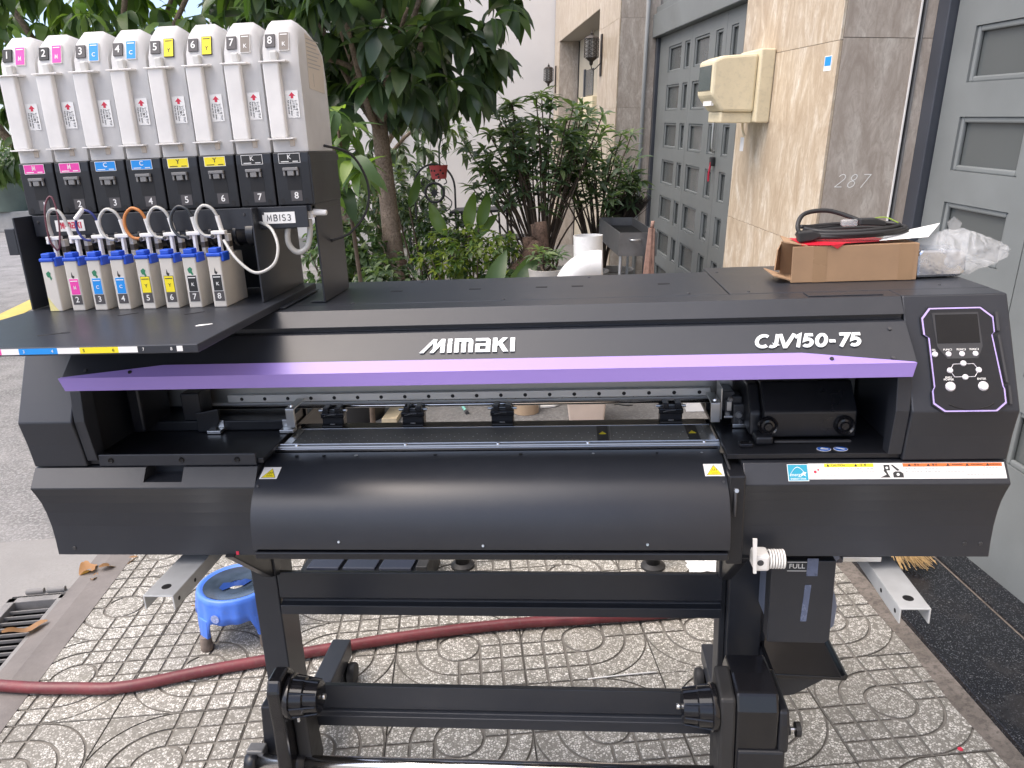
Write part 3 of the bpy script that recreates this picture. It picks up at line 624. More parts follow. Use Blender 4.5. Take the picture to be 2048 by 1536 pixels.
# media guide
gp = [(.100, 1.058), (.092, 1.0605), (.054, 1.0555), (.03, 1.049), (.008, 1.041), (-.012, 1.030), (-.030, 1.014), (-.043, .995), (-.052, .975), (-.057, .950), (-.059, .930), (-.058, .912), (-.045, .905), (.0, .905), (.09, .93)]
mg = prism('media_guide', gp, -.490, .457, BLK, P, .0008, smooth=False)
for p in mg.data.polygons: p.use_smooth = len(p.vertices) == 4
md = mg.modifiers.new('e', 'EDGE_SPLIT'); md.split_angle = R(35)
box('guide_hem', -.489, .456, -.0565, -.03, .888, .9045, BLK2, P, .003)
for x in (-.43, -.37, -.3, -.13, .05, .2, .33, .42): MB().cyl((x, .079, 1.0590), (x, .079, 1.0598), .0042 if x < .1 else .003, None, 10).out('guide_hole', INK if (x*100) % 2 > .8 else STL, P)
WS = Frame((0, .008, 1.0412), (1, 0, 0), (0, .022, .0078))
for x in (-.466, .4345):
    st_ = decal('warning_sticker', WS, rect(x-.0185, x+.0185, -.005, .030), WHTD, mg, .0004, .0010)
    decal('triangle_edge', WS, [(x-.015, -.002), (x+.015, -.002), (x+.001, .026)], TXT, st_, .0010, .0013); decal('triangle', WS, [(x-.0135, -.0012), (x+.0135, -.0012), (x+.001, .0245)], YEL, st_, .0013, .0016)
    polys('heat_symbol', WS, [[(x-.005+k*.004, .007), (x-.004+k*.004, .007), (x-.002+k*.004, .015), (x-.003+k*.004, .015)] for k in range(3)]+[rect(x-.006, x+.008, .0022, .0034)], TXT, st_, .0016, .0019)
for x, y, z in ((-.482, -.012, 1.0305), (.449, -.008, 1.033), (-.31, -.0595, .93), (-.02, -.0595, .922), (.3, -.0595, .925)): screw((x, y, z), (0, -1, .3), P, .003, STL if z < 1 else DGR)
box('guide_bracket', .4575, .489, -.02, .10, .86, 1.05, BLK2, P, .003); tube('guide_spring', [(.462, .06, 1.062), (.466, .0, 1.042), (.470, -.022, 1.015), (.468, -.03, .97)], .003, DGR, P, 6)
screw((.472, -.021, 1.02), (0, -1, .3), P, .005, STL)
# stickers along the right lower panel
LF = Frame((0, -.006, 1.026), (1, 0, 0), (0, .026, .0345))
es = decal('energy_sticker', LF, rect(.573, .612, .006, .0395), WHTD, lp_r, .0002, .0007); decal('field', LF, rect(.5742, .6108, .0072, .0383), TEAL, es, .0007, .0010)
polys('emblem', LF, [[(.578+.0285*t+.0, .019+.014*math.sin(t*math.pi)+q) for t, q in [(i/10, 0) for i in range(11)]+[(i/10, .0012) for i in range(10, -1, -1)]], [(.598, .020), (.603, .024), (.6085, .023), (.605, .0195), (.607, .015), (.602, .018), (.598, .0155), (.6, .019)]], WHTD, es, .0010, .0013)
text('energy', LF, .588, .0185, .009, WHTD, es, h=.0011, shear=.2); text('ENERGY STAR', LF, .592, .0102, .0046, WHTD, es, h=.0011, bold=.00012)
ss = decal('caution_strip', LF, rect(.6125, .9745, .0095, .0405), WHTD, lp_r, .0002, .0006)
decal('yellow_header', LF, rect(.643, .735, .0330, .0398), YEL, ss, .0006, .0009); decal('orange_header', LF, rect(.789, .970, .0330, .0398), ORG, ss, .0006, .0009)
text('CAUTION', LF, .669, .0364, .0058, TXT, ss, h=.0010, bold=.0001); text('注 意', LF, .716, .0364, .0054, TXT, ss, h=.0010)
for s, x in (('警 告', .815), ('警 告', .848), ('WARNING', .889), ('AVERTISSEMENT', .925), ('ADVERTENCIA', .957)): text(s, LF, x, .0364, .0042 if len(s) < 9 else .0030, TXT, ss, h=.0010)
polys('warning_marks', LF, [[(x-.003, .0342), (x+.003, .0342), (x, .0392)] for x in (.650, .702, .801, .836, .872, .907, .944)], TXT, ss, .0009, .0012)
ruled = []
for x0, x1, nr in ((.645, .688, 3), (.692, .735, 3), (.793, .826, 2), (.829, .860, 2), (.866, .902, 2), (.904, .936, 3), (.939, .969, 3)):
    for k in range(nr):
        x = x0
        while x < x1-.004:
            w_ = random.uniform(.002, .0065); ruled.append(rect(x, min(x1, x+w_), .029-k*.0062, .0305-k*.0062)); x += w_+.0012
polys('fine_print', LF, ruled, TXG, ss, .0006, .0008)['kind'] = 'stuff'
polys('pictogram', LF, [[(.744, .012), (.757, .018), (.752, .026), (.757, .028), (.761, .017), (.764, .012)], rect(.7535, .7645, .026, .037), [(.767, .037), (.770, .0375), (.783, .026), (.777, .025)], [(.769, .012), (.769, .021), (.773, .024), (.783, .024), (.788, .02), (.788, .012)]], TXT, ss, .0006, .0009)
polys('pictogram_holes', LF, [disc(.759, .031, .0025, 12), disc(.778, .018, .0028, 12)], WHTD, ss, .0009, .0011)
polys('pictogram_pink', LF, [disc(.625, .024, .003, 8), disc(.631, .028, .002, 8), rect(.619, .634, .019, .0196), rect(.618, .63, .031, .0315)], RED, ss, .0006, .0008)
polys('panel_divider', LF, [rect(x-.0003, x+.0003, .011, .033) for x in (.690, .737, .788, .8275, .8625, .903, .9375)], TXG, ss, .0006, .0009)
# ---------------- stand
for x0, x1 in ((-.652, -.588), (.520, .600)):
    lg = box('leg', x0, x1, .24, .345, .125, .86, BLK, P, .003)
    ft = box('foot', x0-.012 if x0 < 0 else .548, x1-.014 if x0 < 0 else .612, -.06, .76, .065, .125, BLK, P, .004)
    fx = ((x0-.012)+(x1-.014))/2 if x0 < 0 else .58
    for y in (.0, .70):
        s = 1 if x0 < 0 else -1
        c = lathe('caster', [(0, .0), (.02, 0), (.034, .004), (.036, .010), (.036, .020), (.034, .026), (.02, .03), (0, .03)], (fx+s*.03, y, .036), (s, 0, 0), RUB, ft, 24)
        lathe('caster', [(0, .0), (.02, 0), (.034, .004), (.036, .010), (.036, .016), (.034, .022), (.02, .024), (0, .024)], (fx+s*.028, y, .036), (-s, 0, 0), RUB, ft, 24)
        MB().cyl((fx+s*.015, y, .04), (fx+s*.015, y, .0655), .012, .02, 12).out('caster_fork', BLK2, ft)
box('leg_flange', .601, .613, .25, .34, .14, .80, BLK, P, .002); box('leg_flange', .505, .5195, .27, .335, .14, .70, DGR, P, .002)
rl = prism('stand_rail', [(.24, .683), (.24, .612), (.252, .602), (.252, .596), (.236, .592), (.236, .566), (.256, .566), (.256, .681)], -.586, .504, BLK, P, .0015)
for s, x in ((1, -.586), (-1, .504)): prism('brace', [(x-.004*s, .70), (x+.016*s, .70), (x+.018*s, .86), (x-.04*s, .86)], .2, .238, BLK, P, .002, axis='y'); prism('gusset', [(.02, .85), (.19, .70), (.235, .68), (.235, .73), (.06, .86)], x-.01*s if s > 0 else x-.012, x+.012*s if s > 0 else x+.010, BLK2, P, .002)
lr = prism('lower_rail', [(.10, .462), (.10, .40), (.106, .392), (.106, .385), (.094, .38), (.094, .352), (.116, .352), (.116, .460)], -.50, .47, BLK, P, .0015)
# take-up: left bearing, right motor housing
prism('takeup_arm', [(-.03, .575), (.02, .575), (.045, .55), (.05, .48), (.045, .30), (-.005, .22), (-.045, .22), (-.04, .45), (-.045, .55)], -.520, -.488, BLKG, P, .006)
cone = [(0, 0), (.047, 0), (.050, .004), (.050, .012), (.044, .014), (.042, .040), (.037, .043), (.035, .072), (.012, .075), (0, .075)]
def hubcone(x, y, z, s):
    h = lathe('spool_hub', cone, (x, y, z), (s, 0, 0), BLKG, P, 36)
    for k in range(8):
        a = 2*math.pi*k/8; c_, s_ = math.cos(a), math.sin(a)
        MB().add(*cylv((x+s*.014, y+.0445*c_, z+.0445*s_), (x+s*.07, y+.036*c_, z+.036*s_), .003, .0025, 6)).out('rib', BLKG, h)
    cyl('spindle', (x+s*.074, y, z), (x+s*.084, y, z), .006, STL, h); return h
hubcone(-.487, .0, .512, 1)
prism('mesh_guard', [(.0, .462), (.055, .462), (.075, .30), (.03, .24), (.0, .24)], -.487, -.455, RUB, P, .004)
prism('bearing_foot', [(.05, .44), (.16, .44), (.16, .12), (-.02, .20), (.03, .30)], -.585, -.522, BLK2, P, .004)
box('lock_tab', -.475, -.470, -.005, .004, .445, .462, WHT, P, .001)
prism('takeup_motor', [(-.045, .53), (-.03, .565), (.03, .57), (.10, .565), (.125, .53), (.125, .25), (-.045, .25)], .488, .575, BLKG, P, .006)
prism('takeup_motor_cap', [(-.048, .50), (-.04, .53), (.10, .53), (.10, .43), (-.048, .43)], .5752, .597, BLK2, P, .006)
prism('takeup_mount', [(-.04, .555), (.05, .575), (.07, .50), (.06, .25), (-.05, .25), (-.045, .5)], .455, .4875, RUB, P, .006)
box('takeup_base', .492, .590, -.052, .11, .245, .436, BLK2, P, .005)
hubcone(.4545, .0, .505, -1)
for r_, x in ((.013, .600), (.005, .612), (.016, .622)): MB().cyl((x, .0, .452), (x+(.01 if r_ > .01 else .012), .0, .452), r_, None, 12).out('thumb_screw', RUB if r_ > .01 else CHR, P)
MF = Frame((0, -.0521, .0), (1, 0, 0), (0, 0, 1))
text('ON/OFF', MF, .568, .352, .0075, WHTD, P, h=.0004, name='switch_lettering'); polys('switch_marks', MF, [rect(.511, .514, .350, .358), [(.520, .350), (.522, .350), (.529, .357), (.527, .357)], rect(.535, .538, .350, .358)], WHTD, P, .0002, .0006)
for x in (.52, .565): lathe('knob', [(0, .006), (.010, .006), (.012, 0)], (x, -.052, .337), (0, -1, 0), RUB, P, 16)
# tension bar
tb = cyl('tension_bar', (-.60, .0, .327), (.46, .0, .327), .018, CHR, P, n=24)
for x0, x1 in ((-.612, -.585), (-.518, -.47)): cyl('bar_end', (x0, 0, .327), (x1, 0, .327), .021, BLK2, P, n=24)
box('bar_holder', -.612, -.572, -.0, .03, .31, .356, GREYM, P, .003)
# waste ink bottle and its guard
wb = prism('waste_guard', [(.578, .80), (.578, .598), (.702, .596), (.712, .607), (.712, .80)], .10, .14, BLK, P, .002, axis='y')
wt = prism('waste_bottle', [(.59, .80), (.59, .61), (.60, .60), (.725, .60), (.735, .612), (.738, .66), (.733, .685), (.728, .70), (.728, .775), (.735, .78), (.735, .80)], .142, .25, plastic_translucent('waste_bottle_plastic', (.3, .34, .45), .3), P, .008, axis='y')
box('bottle_shoulder', .722, .745, .15, .24, .765, .795, pm('smoked_plastic', (.09, .09, .11), .35), P, .004)
WF = Frame((0, .0998, 0), (1, 0, 0), (0, 0, 1)); BOT = pm('bottle_window', (.13, .16, .25), .3, var=.2, vs=30)
decal('level_window', WF, rect(.652, .675, .764, .806), BOT, wb, 0, .0006); decal('level_window', WF, [(.646, .652), (.659, .652), (.664, .742), (.651, .742)], BOT, wb, 0, .0006)
text('FULL', WF, .631, .787, .0155, WHTD, wb, h=.0004, bold=.00025); polys('lettering', WF, [rect(.611, .6515, .7965, .7978), rect(.611, .6515, .7755, .7768)], WHTD, wb, .0002, .0006)
prism('drip_tray', [(.60, .485), (.765, .480), (.770, .492), (.762, .498), (.755, .490), (.605, .496)], .125, .27, BLKG, P, .002, axis='y')
prism('tray_support', [(.60, .478), (.745, .476), (.66, .42), (.60, .41)], .15, .26, BLK, P, .002, axis='y')
# white damper motor on its bracket
wm = box('sensor_housing', .508, .540, -.035, .005, .852, .888, WHT, P, .006)
polys('sensor_flag', Frame((.507, -.037, .852), (1, 0, 0), (0, 0, 1)), [[(0, 0), (.006, 0), (.004, .075), (-.004, .075)]], WHT, wm, 0, .004)
lathe('sensor_hole', [(0, .0008), (.005, .0008), (.0065, .0002)], (.521, -.035, .872), (0, -1, 0), DGR, wm, 14)
for k in range(6): lathe('cooling_fin', [(.0, 0), (.0185, 0), (.0195, .001), (.0195, .0028), (.0185, .0036), (0, .0036)], (.541+k*.0052, -.015, .870), (1, 0, 0), WHT, wm, 20)
cyl('fin_core', (.54, -.015, .87), (.570, -.015, .87), .0155, DGR, wm)
# galvanised carrying channels under both ends
def channel(x0, x1, y0, y1, z, name='carry_channel'):
    m = MB(); m.box(x0, x1, y0, y1, z-.003, z); m.box(x0, x0+.003, y0, y1, z-.032, z-.003); m.box(x1-.003, x1, y0, y1, z-.032, z-.003); c = m.out(name, GALV, P, bev=.0008)
    MB().cyl(((x0+x1)/2, y0+.035, z), ((x0+x1)/2, y0+.035, z+.0005), .010, None, 18).out('hole', INK, c)
    for y in (.02, .09): MB().cyl((x1 if x0 < 0 else x0, y0+y, z-.017), ((x1+.0005) if x0 < 0 else x0-.0005, y0+y, z-.017), .0045, None, 12).out('hole', INK, c)
channel(-.725, -.660, -.088, .45, .822); channel(.762, .818, -.105, .45, .818)
for x0, x1 in ((-.95, -.50), (.50, .95)): box('under_frame', x0, x1, .125, .46, .824, 1.06, BLK2, P, .003)
box('under_beam', -.50, .50, .26, .30, .86, .90, BLK2, P, .003)
prism('rear_guide', [(.275, 1.062), (.30, 1.05), (.33, 1.0), (.35, .93), (.345, .90), (.33, .90), (.315, .96), (.275, 1.04)], -.49, .47, BLK2, P, .002)
box('base_clip', .70, .775, .03, .06, .838, .849, STL, P, .001)
# ================================================================== ink supply rack on the printer
RX0, RX1, PIT = -.968, -.352, .077
K = thing('ink_supply_rack', (-.66, .26, 1.3695), 'black ink supply rack with numbered tank bases standing on the printer top', 'ink rack')
sh = box('shelf', RX0, -.442, -.238, .36, 1.3702, 1.3845, BLK, K, .0015)
EF = Frame((0, -.238, 1.3775), (1, 0, 0), (0, 0, 1))
seg = [(-.94, -.895, MAG), (-.895, -.80, MAG), (-.80, -.783, MAG), (-.783, -.752, WHTD), (-.752, -.684, CYA), (-.684, -.645, WHTD), (-.645, -.578, YEL), (-.578, -.545, WHTD)]
for a, b, m_ in seg: decal('colour_strip', EF, rect(a, b, -.0045, .0055), m_, sh, .0002, .0006)
decal('colour_strip', EF, rect(-.478, -.468, -.004, .005), WHTD, sh, .0002, .0006)
for s, x, m_ in (('1', -.90, WHTD), ('2', -.79, WHTD), ('3', -.743, WHTD), ('4', -.693, WHTD), ('5', -.638, TXT), ('6', -.587, TXT), ('7', -.535, WHTD), ('8', -.487, WHTD)): text(s, EF, x, .0003, .0075, m_, sh, h=.0009)
SF = Frame((0, 0, 1.3845), (1, 0, 0), (0, 1, 0))
for x, y in ((-.715, .03), (-.575, .025)): decal('slot', SF, [(x-.016, y-.012), (x-.012, y-.014), (x+.016, y+.010), (x+.012, y+.013)], INK, sh, .0, .0005)
decal('slot', SF, disc(-.742, -.128, .009, 12, .006), INK, sh, 0, .0005)
polys('scuff', SF, [[(-.515, -.098), (-.508, -.100), (-.488, -.084), (-.490, -.080), (-.512, -.088)]], WHTD, sh, .0001, .0004)
m = MB(); m.tube([SF.at(-.78, -.15, .0004), SF.at(-.76, -.14, .0004), SF.at(-.745, -.13, .0004)], .0006, 4, 5); m.out('scratch', INK, sh)
box('side_wall', RX0, RX0+.004, .10, .36, 1.385, 1.575, BLK, K, .001); box('side_flange', RX0-.022, RX0-.0005, .10, .118, 1.50, 1.553, BLK, K, .001)
box('side_wall', -.474, -.470, .115, .36, 1.385, 1.575, BLK, K, .001)
box('back_wall', RX0+.004, -.474, .31, .315, 1.385, 1.575, BLK2, K, 0)
box('post', -.368, -.364, .185, .365, 1.3695, 1.588, BLK, K, .001); box('post_foot', -.40, -.368, .19, .36, 1.3695, 1.3715, BLK, K, .0005)
box('wall_foot', -.470, -.43, .12, .34, 1.3705, 1.3725, BLK, K, .0005)
top = box('deck', RX0, RX1-.010, .155, .36, 1.563, 1.5755, BLK, K, .001)
hd = box('header', RX0+.012, -.368, .145, .150, 1.532, 1.5745, BLK, K, .001); box('header_lip', RX0+.02, -.40, .150, .20, 1.530, 1.534, BLK, K, .0005)
HF = Frame((0, .1450, 1.553), (1, 0, 0), (0, 0, 1))
lb = decal('maker_label', HF, rect(-.908, -.845, -.012, .011), WHTD, hd, .0002, .0007); logo(HF, -.903, -.0065, .052, .013, RED, lb, (.0007, .0011))
lb = decal('model_label', HF, rect(-.462, -.394, -.0115, .011), WHTD, hd, .0002, .0008); glyphs('MBIS3', HF, -.4535, -.0065, .0128, .0017, .04, TXT, lb, (.0008, .0012), .16, 1.12)
for x in (-.945, -.50, -.46): screw((x, .1448, 1.562), (0, -1, 0), hd, .003)
# eight black bases
COLS = [MAG, MAG, CYA, CYA, YEL, YEL, KLB, KLB]; LET = 'MMCCYYKK'
for i in range(8):
    x0 = RX0+i*PIT; b = prism('tank_base', [(.150, 1.5765), (.150, 1.660), (.1515, 1.6795), (.342, 1.6795), (.342, 1.5765)], x0+.002, x0+PIT-.002, BLK2, K, .002)
    BFm = Frame((x0, .1500, 1.5765), (1, 0, 0), (0, 0, 1))
    d = decal('ink_label', BFm, rect(.0135, .0575, .0815, .1005), WHTD if i < 6 else WHTD, b, .0003, .0007); decal('field', BFm, rect(.0145, .0565, .0825, .0995), COLS[i], d, .0007, .0010)
    (glyphs('M', BFm, .0315, .0885, .0092, .0017, 0, WHTD, d, (.0010, .0014)) if LET[i] == 'M' else text(LET[i], BFm, .0355, .0932, .0125, TXT if LET[i] == 'Y' else WHTD, d, h=.0012, bold=.0003))
    polys('small_print', BFm, [rect(.018, .034, .0840, .0856), rect(.042, .053, .0840, .0856)], TXT if LET[i] == 'Y' else WHTD, d, .0010, .0013)
    mz = .003 if i == 2 else 0
    m = MB(); m.box(x0+.021, x0+.052, .143, .150, 1.644-mz, 1.650-mz); m.box(x0+.021, x0+.025, .145, .15, 1.634-mz, 1.644-mz); m.box(x0+.048, x0+.052, .145, .15, 1.634-mz, 1.644-mz); m.box(x0+.030, x0+.043, .144, .15, 1.634-mz, 1.644-mz); m.out('latch', GRY, b, bev=.001)
    decal('latch_slot', BFm, rect(.026, .055, .030, .0575), INK, b, .0002, .0005)
    decal('number_plate', BFm, rect(.0305, .0535, .008, .0285), DKL, b, .0003, .0006); text(str(i+1), BFm, .042, .0182, .0185, WHTD, b, h=.0009, bold=.0004)
    for a in (.012, .062): decal('hole', BFm, disc(a, .008, .0045, 10, .006), INK, b, .0002, .0005)
prism('base_end_frame', [(.15, 1.5765), (.15, 1.672), (.342, 1.672), (.342, 1.66), (.165, 1.66), (.165, 1.5765)], RX1-.002, RX1+.001, BLK2, K, .0005)
# ---------------- eight frosted ink tanks
NUMW = ['magenta', 'magenta', 'cyan', 'cyan', 'yellow', 'yellow', 'black', 'black']; WORD = 'one two three four five six seven eight'.split()
for i in range(8):
    x0 = RX0+i*PIT+.003; wd = PIT-.006; lift = (.0, .002, .006, .005, .010, .008, .006, .0065)[i]
    col = 'taupe' if i > 5 else NUMW[i]
    T = thing('ink_tank', (x0+wd/2, .24, 1.68), 'frosted ink tank on the rack with plate %s and %s label' % (WORD[i], col), 'ink tank', 'frosted ink tanks on the rack')
    prof = [(.154, 1.680), (.156, 1.84), (.160, 1.87), (.170, 1.903+lift*.6), (.190, 1.921+lift*.5), (.240, 1.917), (.290, 1.898), (.316, 1.872), (.323, 1.82), (.322, 1.76), (.320, 1.680)]
    n = len(prof); cx = x0+wd/2
    # cross-section rings along x so that the shoulders round off
    V = []; ks = [(x0, .80), (x0+.006, .93), (x0+.016, 1.), (x0+wd-.016, 1.), (x0+wd-.006, .93), (x0+wd, .80)]
    for x, k in ks:
        for (y, z) in prof:
            f_ = max(0, (z-1.87)/.055); zz = z-(1-k)*.09*f_; yy = y+(1-k)*.035*(1 if y < .2 else -.6)*(.5+f_) if z > 1.69 else y+(1-k)*.02*(1 if y < .2 else -1)
            V.append((x, yy, zz))
    Fs = [tuple(range(n)), tuple(range(5*n, 6*n))]+[(a*n+j, a*n+(j+1) % n, (a+1)*n+(j+1) % n, (a+1)*n+j) for a in range(5) for j in range(n)]
    so_ = mo('shell', V, Fs, TANK, T, smooth=True, bev=0); md = so_.modifiers.new('e', 'EDGE_SPLIT'); md.split_angle = R(38)
    MB().box(x0+.004, x0+.036, .141, .156, 1.706, 1.845).out('side_column', TANKC, T, bev=.003)
    box('flange', x0-.001, x0+.052, .137, .16, 1.845, 1.8475, TANKC, T, .0006); box('flange', x0-.002, x0+.05, .137, .157, 1.7035, 1.706, TANKC, T, .0006)
    MB().box(x0+.018, x0+.033, .146, .160, 1.8475, 1.866).out('stopper', TANK2, T, bev=.003)
    MB().box(x0+.036, x0+.046, .1525, .1565, 1.690, 1.7025).out('inner_nozzle', pm('tan_inner', (.55, .49, .42), .5), T, bev=.001)
    TF = Frame((x0, .1575, 1.868), (1, 0, 0), (0, .018, .065))
    np_ = decal('number_plate', TF, rect(.008, .027, .006, .030), KLB if i < 2 else DKL, T, -.008, .0012)
    text(str(i+1), TF, .0175, .018, .020, WHTD, np_, h=.0015, bold=.0004)
    cl = decal('colour_label', TF, rect(.035, .055, -.002, .033), TXT if 3 < i < 6 else WHTD, T, -.008, .0010); decal('field', TF, rect(.0358, .0542, -.0012, .0322), COLS[i] if i < 6 else TLB, cl, .0010, .0014)
    (glyphs('M', TF, .0415, .0065, .0082, .0015, 0, WHTD, cl, (.0014, .0018)) if LET[i] == 'M' else text(LET[i], TF, .045, .010, .011, TXT if LET[i] == 'Y' else WHTD, cl, h=.0016, bold=.0002)); polys('small_print', TF, [rect(.038, .052, .0275, .0292)], WHTD if LET[i] != 'Y' else TXT, cl, .0014, .0017)
    IF = Frame((x0, .1548, 1.70), (1, 0, 0), (0, .0012, .1))
    il = decal('instruction_label', IF, rect(.0385, .0635, .043, .0935), WHTD, T, .0008, .0013)
    decal('arrow', IF, [(.0485, .079), (.0535, .079), (.0535, .0835), (.0575, .0835), (.051, .0905), (.0445, .0835), (.0485, .0835)], RED, il, .0013, .0016)
    VF = Frame(IF.at(.0605, .0765), -IF.y, IF.x)
    for k, s in enumerate(('レバーを下げ', '上に抜く', 'Press lever down', 'Pull up ink case')): text(s, VF, 0, -.0025-.0052*k, .0052 if k < 2 else .0042, TXT, il, h=.0016, align='LEFT')
    if i == 7:
        SFm = Frame((x0+wd, 0, 0), (0, 1, 0), (0, 0, 1)); pl_ = decal('printed_panel', SFm, [(.205, 1.80), (.30, 1.795), (.31, 1.86), (.275, 1.893), (.21, 1.903)], pm('beige_label', (.6, .54, .46), .6), T, .0004, .0009)
        polys('fine_print', SFm, [rect(.212, .29-.01*(k % 3), 1.894-k*.0075-.0018, 1.894-k*.0075) for k in range(8)]+[rect(.235, .236, 1.805, 1.83)], TXG, pl_, .0009, .0012)['kind'] = 'stuff'
# ---------------- eight small cartridges on the shelf
CX = [-.913, -.863, -.8145, -.7645, -.711, -.661, -.6125, -.5605]
TC = [TUBW, TUBW, TUBB, TUBW, TUBO, TUBW, TUBK, TUBW]; CW = ['clear', 'clear', 'dark blue', 'clear', 'orange', 'clear', 'dark grey', 'clear']
for i, x0 in enumerate(CX):
    x1 = x0+.027; yf = .080
    lab = ('small frosted cartridge with a blue cap, no number plate and a yellow stain' if i == 0 else 'small blue capped cartridge on the shelf with plate %s, %s label' % (WORD[i], NUMW[i]))
    C = thing('ink_cartridge', (x0+.0135, .13, 1.3845), lab, 'ink cartridge', 'small cartridges on the shelf')
    box('body', x0, x1, yf, .186, 1.3848, 1.4865, CARTM, C, .002)
    m = MB(); m.box(x0-.001, x1+.002, yf-.002, yf+.030, 1.4866, 1.494); m.box(x0+.004, x1-.004, yf, yf+.022, 1.494, 1.5035); m.box(x1+.0004, x1+.006, yf+.002, yf+.032, 1.476, 1.494); m.out('cap', BLUE, C, bev=.002)
    m = MB(); m.box(x0+.012, x0+.018, yf+.032, yf+.042, 1.487, 1.530); m.box(x0+.001, x0+.030, yf+.030, yf+.044, 1.527, 1.534); m.box(x0+.001, x0+.007, yf+.030, yf+.044, 1.519, 1.527); m.box(x0+.010, x0+.026, yf+.03, yf+.05, 1.487, 1.492); m.out('handle', WHT, C, bev=.0012)
    m = MB(); m.box(x0+.022, x0+.030, yf+.045, yf+.060, 1.487, 1.526); m.out('valve', CARTM, C, bev=.001)
    MB().box(x0+.0215, x0+.0305, yf+.0445, yf+.0605, 1.500, 1.512).out('valve_collar', pm('brown_seal', (.1, .085, .07), .4), C, bev=.001)
    y = yf+.036
    if i == 0:
        tube('tube', [(x0+.014, y, 1.53), (x0+.010, y, 1.560), (x0+.016, y, 1.582), (x0+.030, y, 1.588), (x0+.044, y, 1.575), (x0+.052, y, 1.545)], .0035, TUBW, C)
        MB().cyl((x0+.050, y, 1.552), (x0+.055, y, 1.528), .005, None, 10).out('connector', WHT, C)
        tube('tube', [(x0+.020, y-.004, 1.505), (x0+.011, y-.008, 1.53), (x0+.012, y-.006, 1.585), (x0+.022, y, 1.612), (x0+.032, y, 1.605), (x0+.036, y-.004, 1.56), (x0+.030, y-.008, 1.515), (x0+.020, y-.004, 1.505)], .0018, TUBM, C)
    elif i != 1:
        tube('tube', [(x0+.003, y-.004, 1.5235), (x0-.014, y-.006, 1.527), (x0-.026, y-.004, 1.545), (x0-.025, y-.002, 1.568), (x0-.010, y, 1.584), (x0+.008, y, 1.578), (x0+.017, y+.002, 1.560)], .0032 if TC[i] is not TUBB else .0026, TC[i], C)
        MB().cyl((x0+.016, y+.002, 1.563), (x0+.020, y+.004, 1.534), .0046, None, 10).out('connector', WHT, C)
        lathe('plug', [(0, .004), (.003, .004), (.004, 0)], (x0+.004, y-.006, 1.5235), (0, -1, 0), DGR, C, 8)
        if i == 2: MB().cyl((x0-.027, y-.002, 1.567), (x0-.007, y, 1.587), .0046, None, 10).out('connector', WHT, C)
    CF = Frame((x0, yf, 1.3848), (1, 0, 0), (0, 0, 1))
    if i:
        e = decal('ink_label', CF, rect(.0045, .0245, .033, .0665), TXT if LET[i] == 'Y' else WHTD, C, .0003, .0006); decal('field', CF, rect(.0053, .0237, .0338, .0657), COLS[i], e, .0006, .0009)
        (glyphs('M', CF, .0115, .0445, .0068, .0012, 0, WHTD, e, (.0009, .0013)) if LET[i] == 'M' else text(LET[i], CF, .0145, .0475, .0095, TXT if LET[i] == 'Y' else WHTD, e, h=.0011, bold=.0002)); polys('small_print', CF, [rect(.007, .022, .0605, .0622)], TXT if LET[i] == 'Y' else WHTD, e, .0009, .0012)
        nn = decal('number_plate', CF, rect(.0045, .0245, .013, .0325), DKL, C, .0003, .0007); text(str(i+1), CF, .0145, .0227, .0165, WHTD, nn, h=.0010, bold=.0003)
    if i % 2 == 0: polys('stamp', CF, [[(.008, .079), (.014, .083), (.018, .079), (.0165, .074), (.019, .068), (.016, .064), (.014, .070), (.010, .071), (.0085, .075)]], GRN, C, .0002, .0005)
    else: polys('stamp', CF, [[(.0125, .080), (.014, .073), (.0175, .071), (.015, .066), (.0145, .060), (.0132, .067), (.0110, .070)]], TXT, C, .0002, .0005)
    if i == 0: decal('stain', CF, [(.001, .001), (.02, .001), (.012, .012), (.004, .026), (.001, .03)], pm('yellow_stain', (.75, .68, .3), .5), C, .0001, .0003)
# manifold behind the handles, long tube and drain elbow
cyl('manifold', (-.93, .165, 1.522), (-.485, .165, 1.522), .021, BLK2, K, n=24)
for x in CX: lathe('manifold_ring', [(.0215, -.004), (.024, -.003), (.024, .003), (.0215, .004)], (x+.035, .165, 1.522), (1, 0, 0), BLK2, K, 20)
lathe('manifold_cap', [(.021, 0), (.026, .001), (.026, .016), (0, .017)], (-.502, .165, 1.522), (1, 0, 0), BLK2, K, 20)
tube('supply_tube', [(-.535, .112, 1.515), (-.505, .09, 1.480), (-.465, .08, 1.452), (-.428, .085, 1.466), (-.420, .10, 1.498), (-.435, .12, 1.530), (-.462, .142, 1.543), (-.49, .16, 1.545)], .0032, TUBW, K)
tube('waste_tube', [(-.372, .17, 1.560), (-.395, .165, 1.556), (-.415, .16, 1.535), (-.42, .16, 1.500), (-.405, .165, 1.480), (-.385, .17, 1.490), (-.377, .175, 1.52), (-.378, .18, 1.545)], .0062, TUBW, K, 10)
m = MB(); m.box(-.382, -.362, .160, .178, 1.549, 1.574); m.cyl((-.364, .168, 1.560), (-.335, .168, 1.558), .007, .0055, 12); m.out('valve', WHT, K, bev=.001)
tube('power_lead', [(-.352, .25, 1.69), (-.31, .30, 1.67), (-.285, .32, 1.61), (-.29, .31, 1.55), (-.325, .29, 1.505), (-.365, .27, 1.49)], .0028, RUB, K)
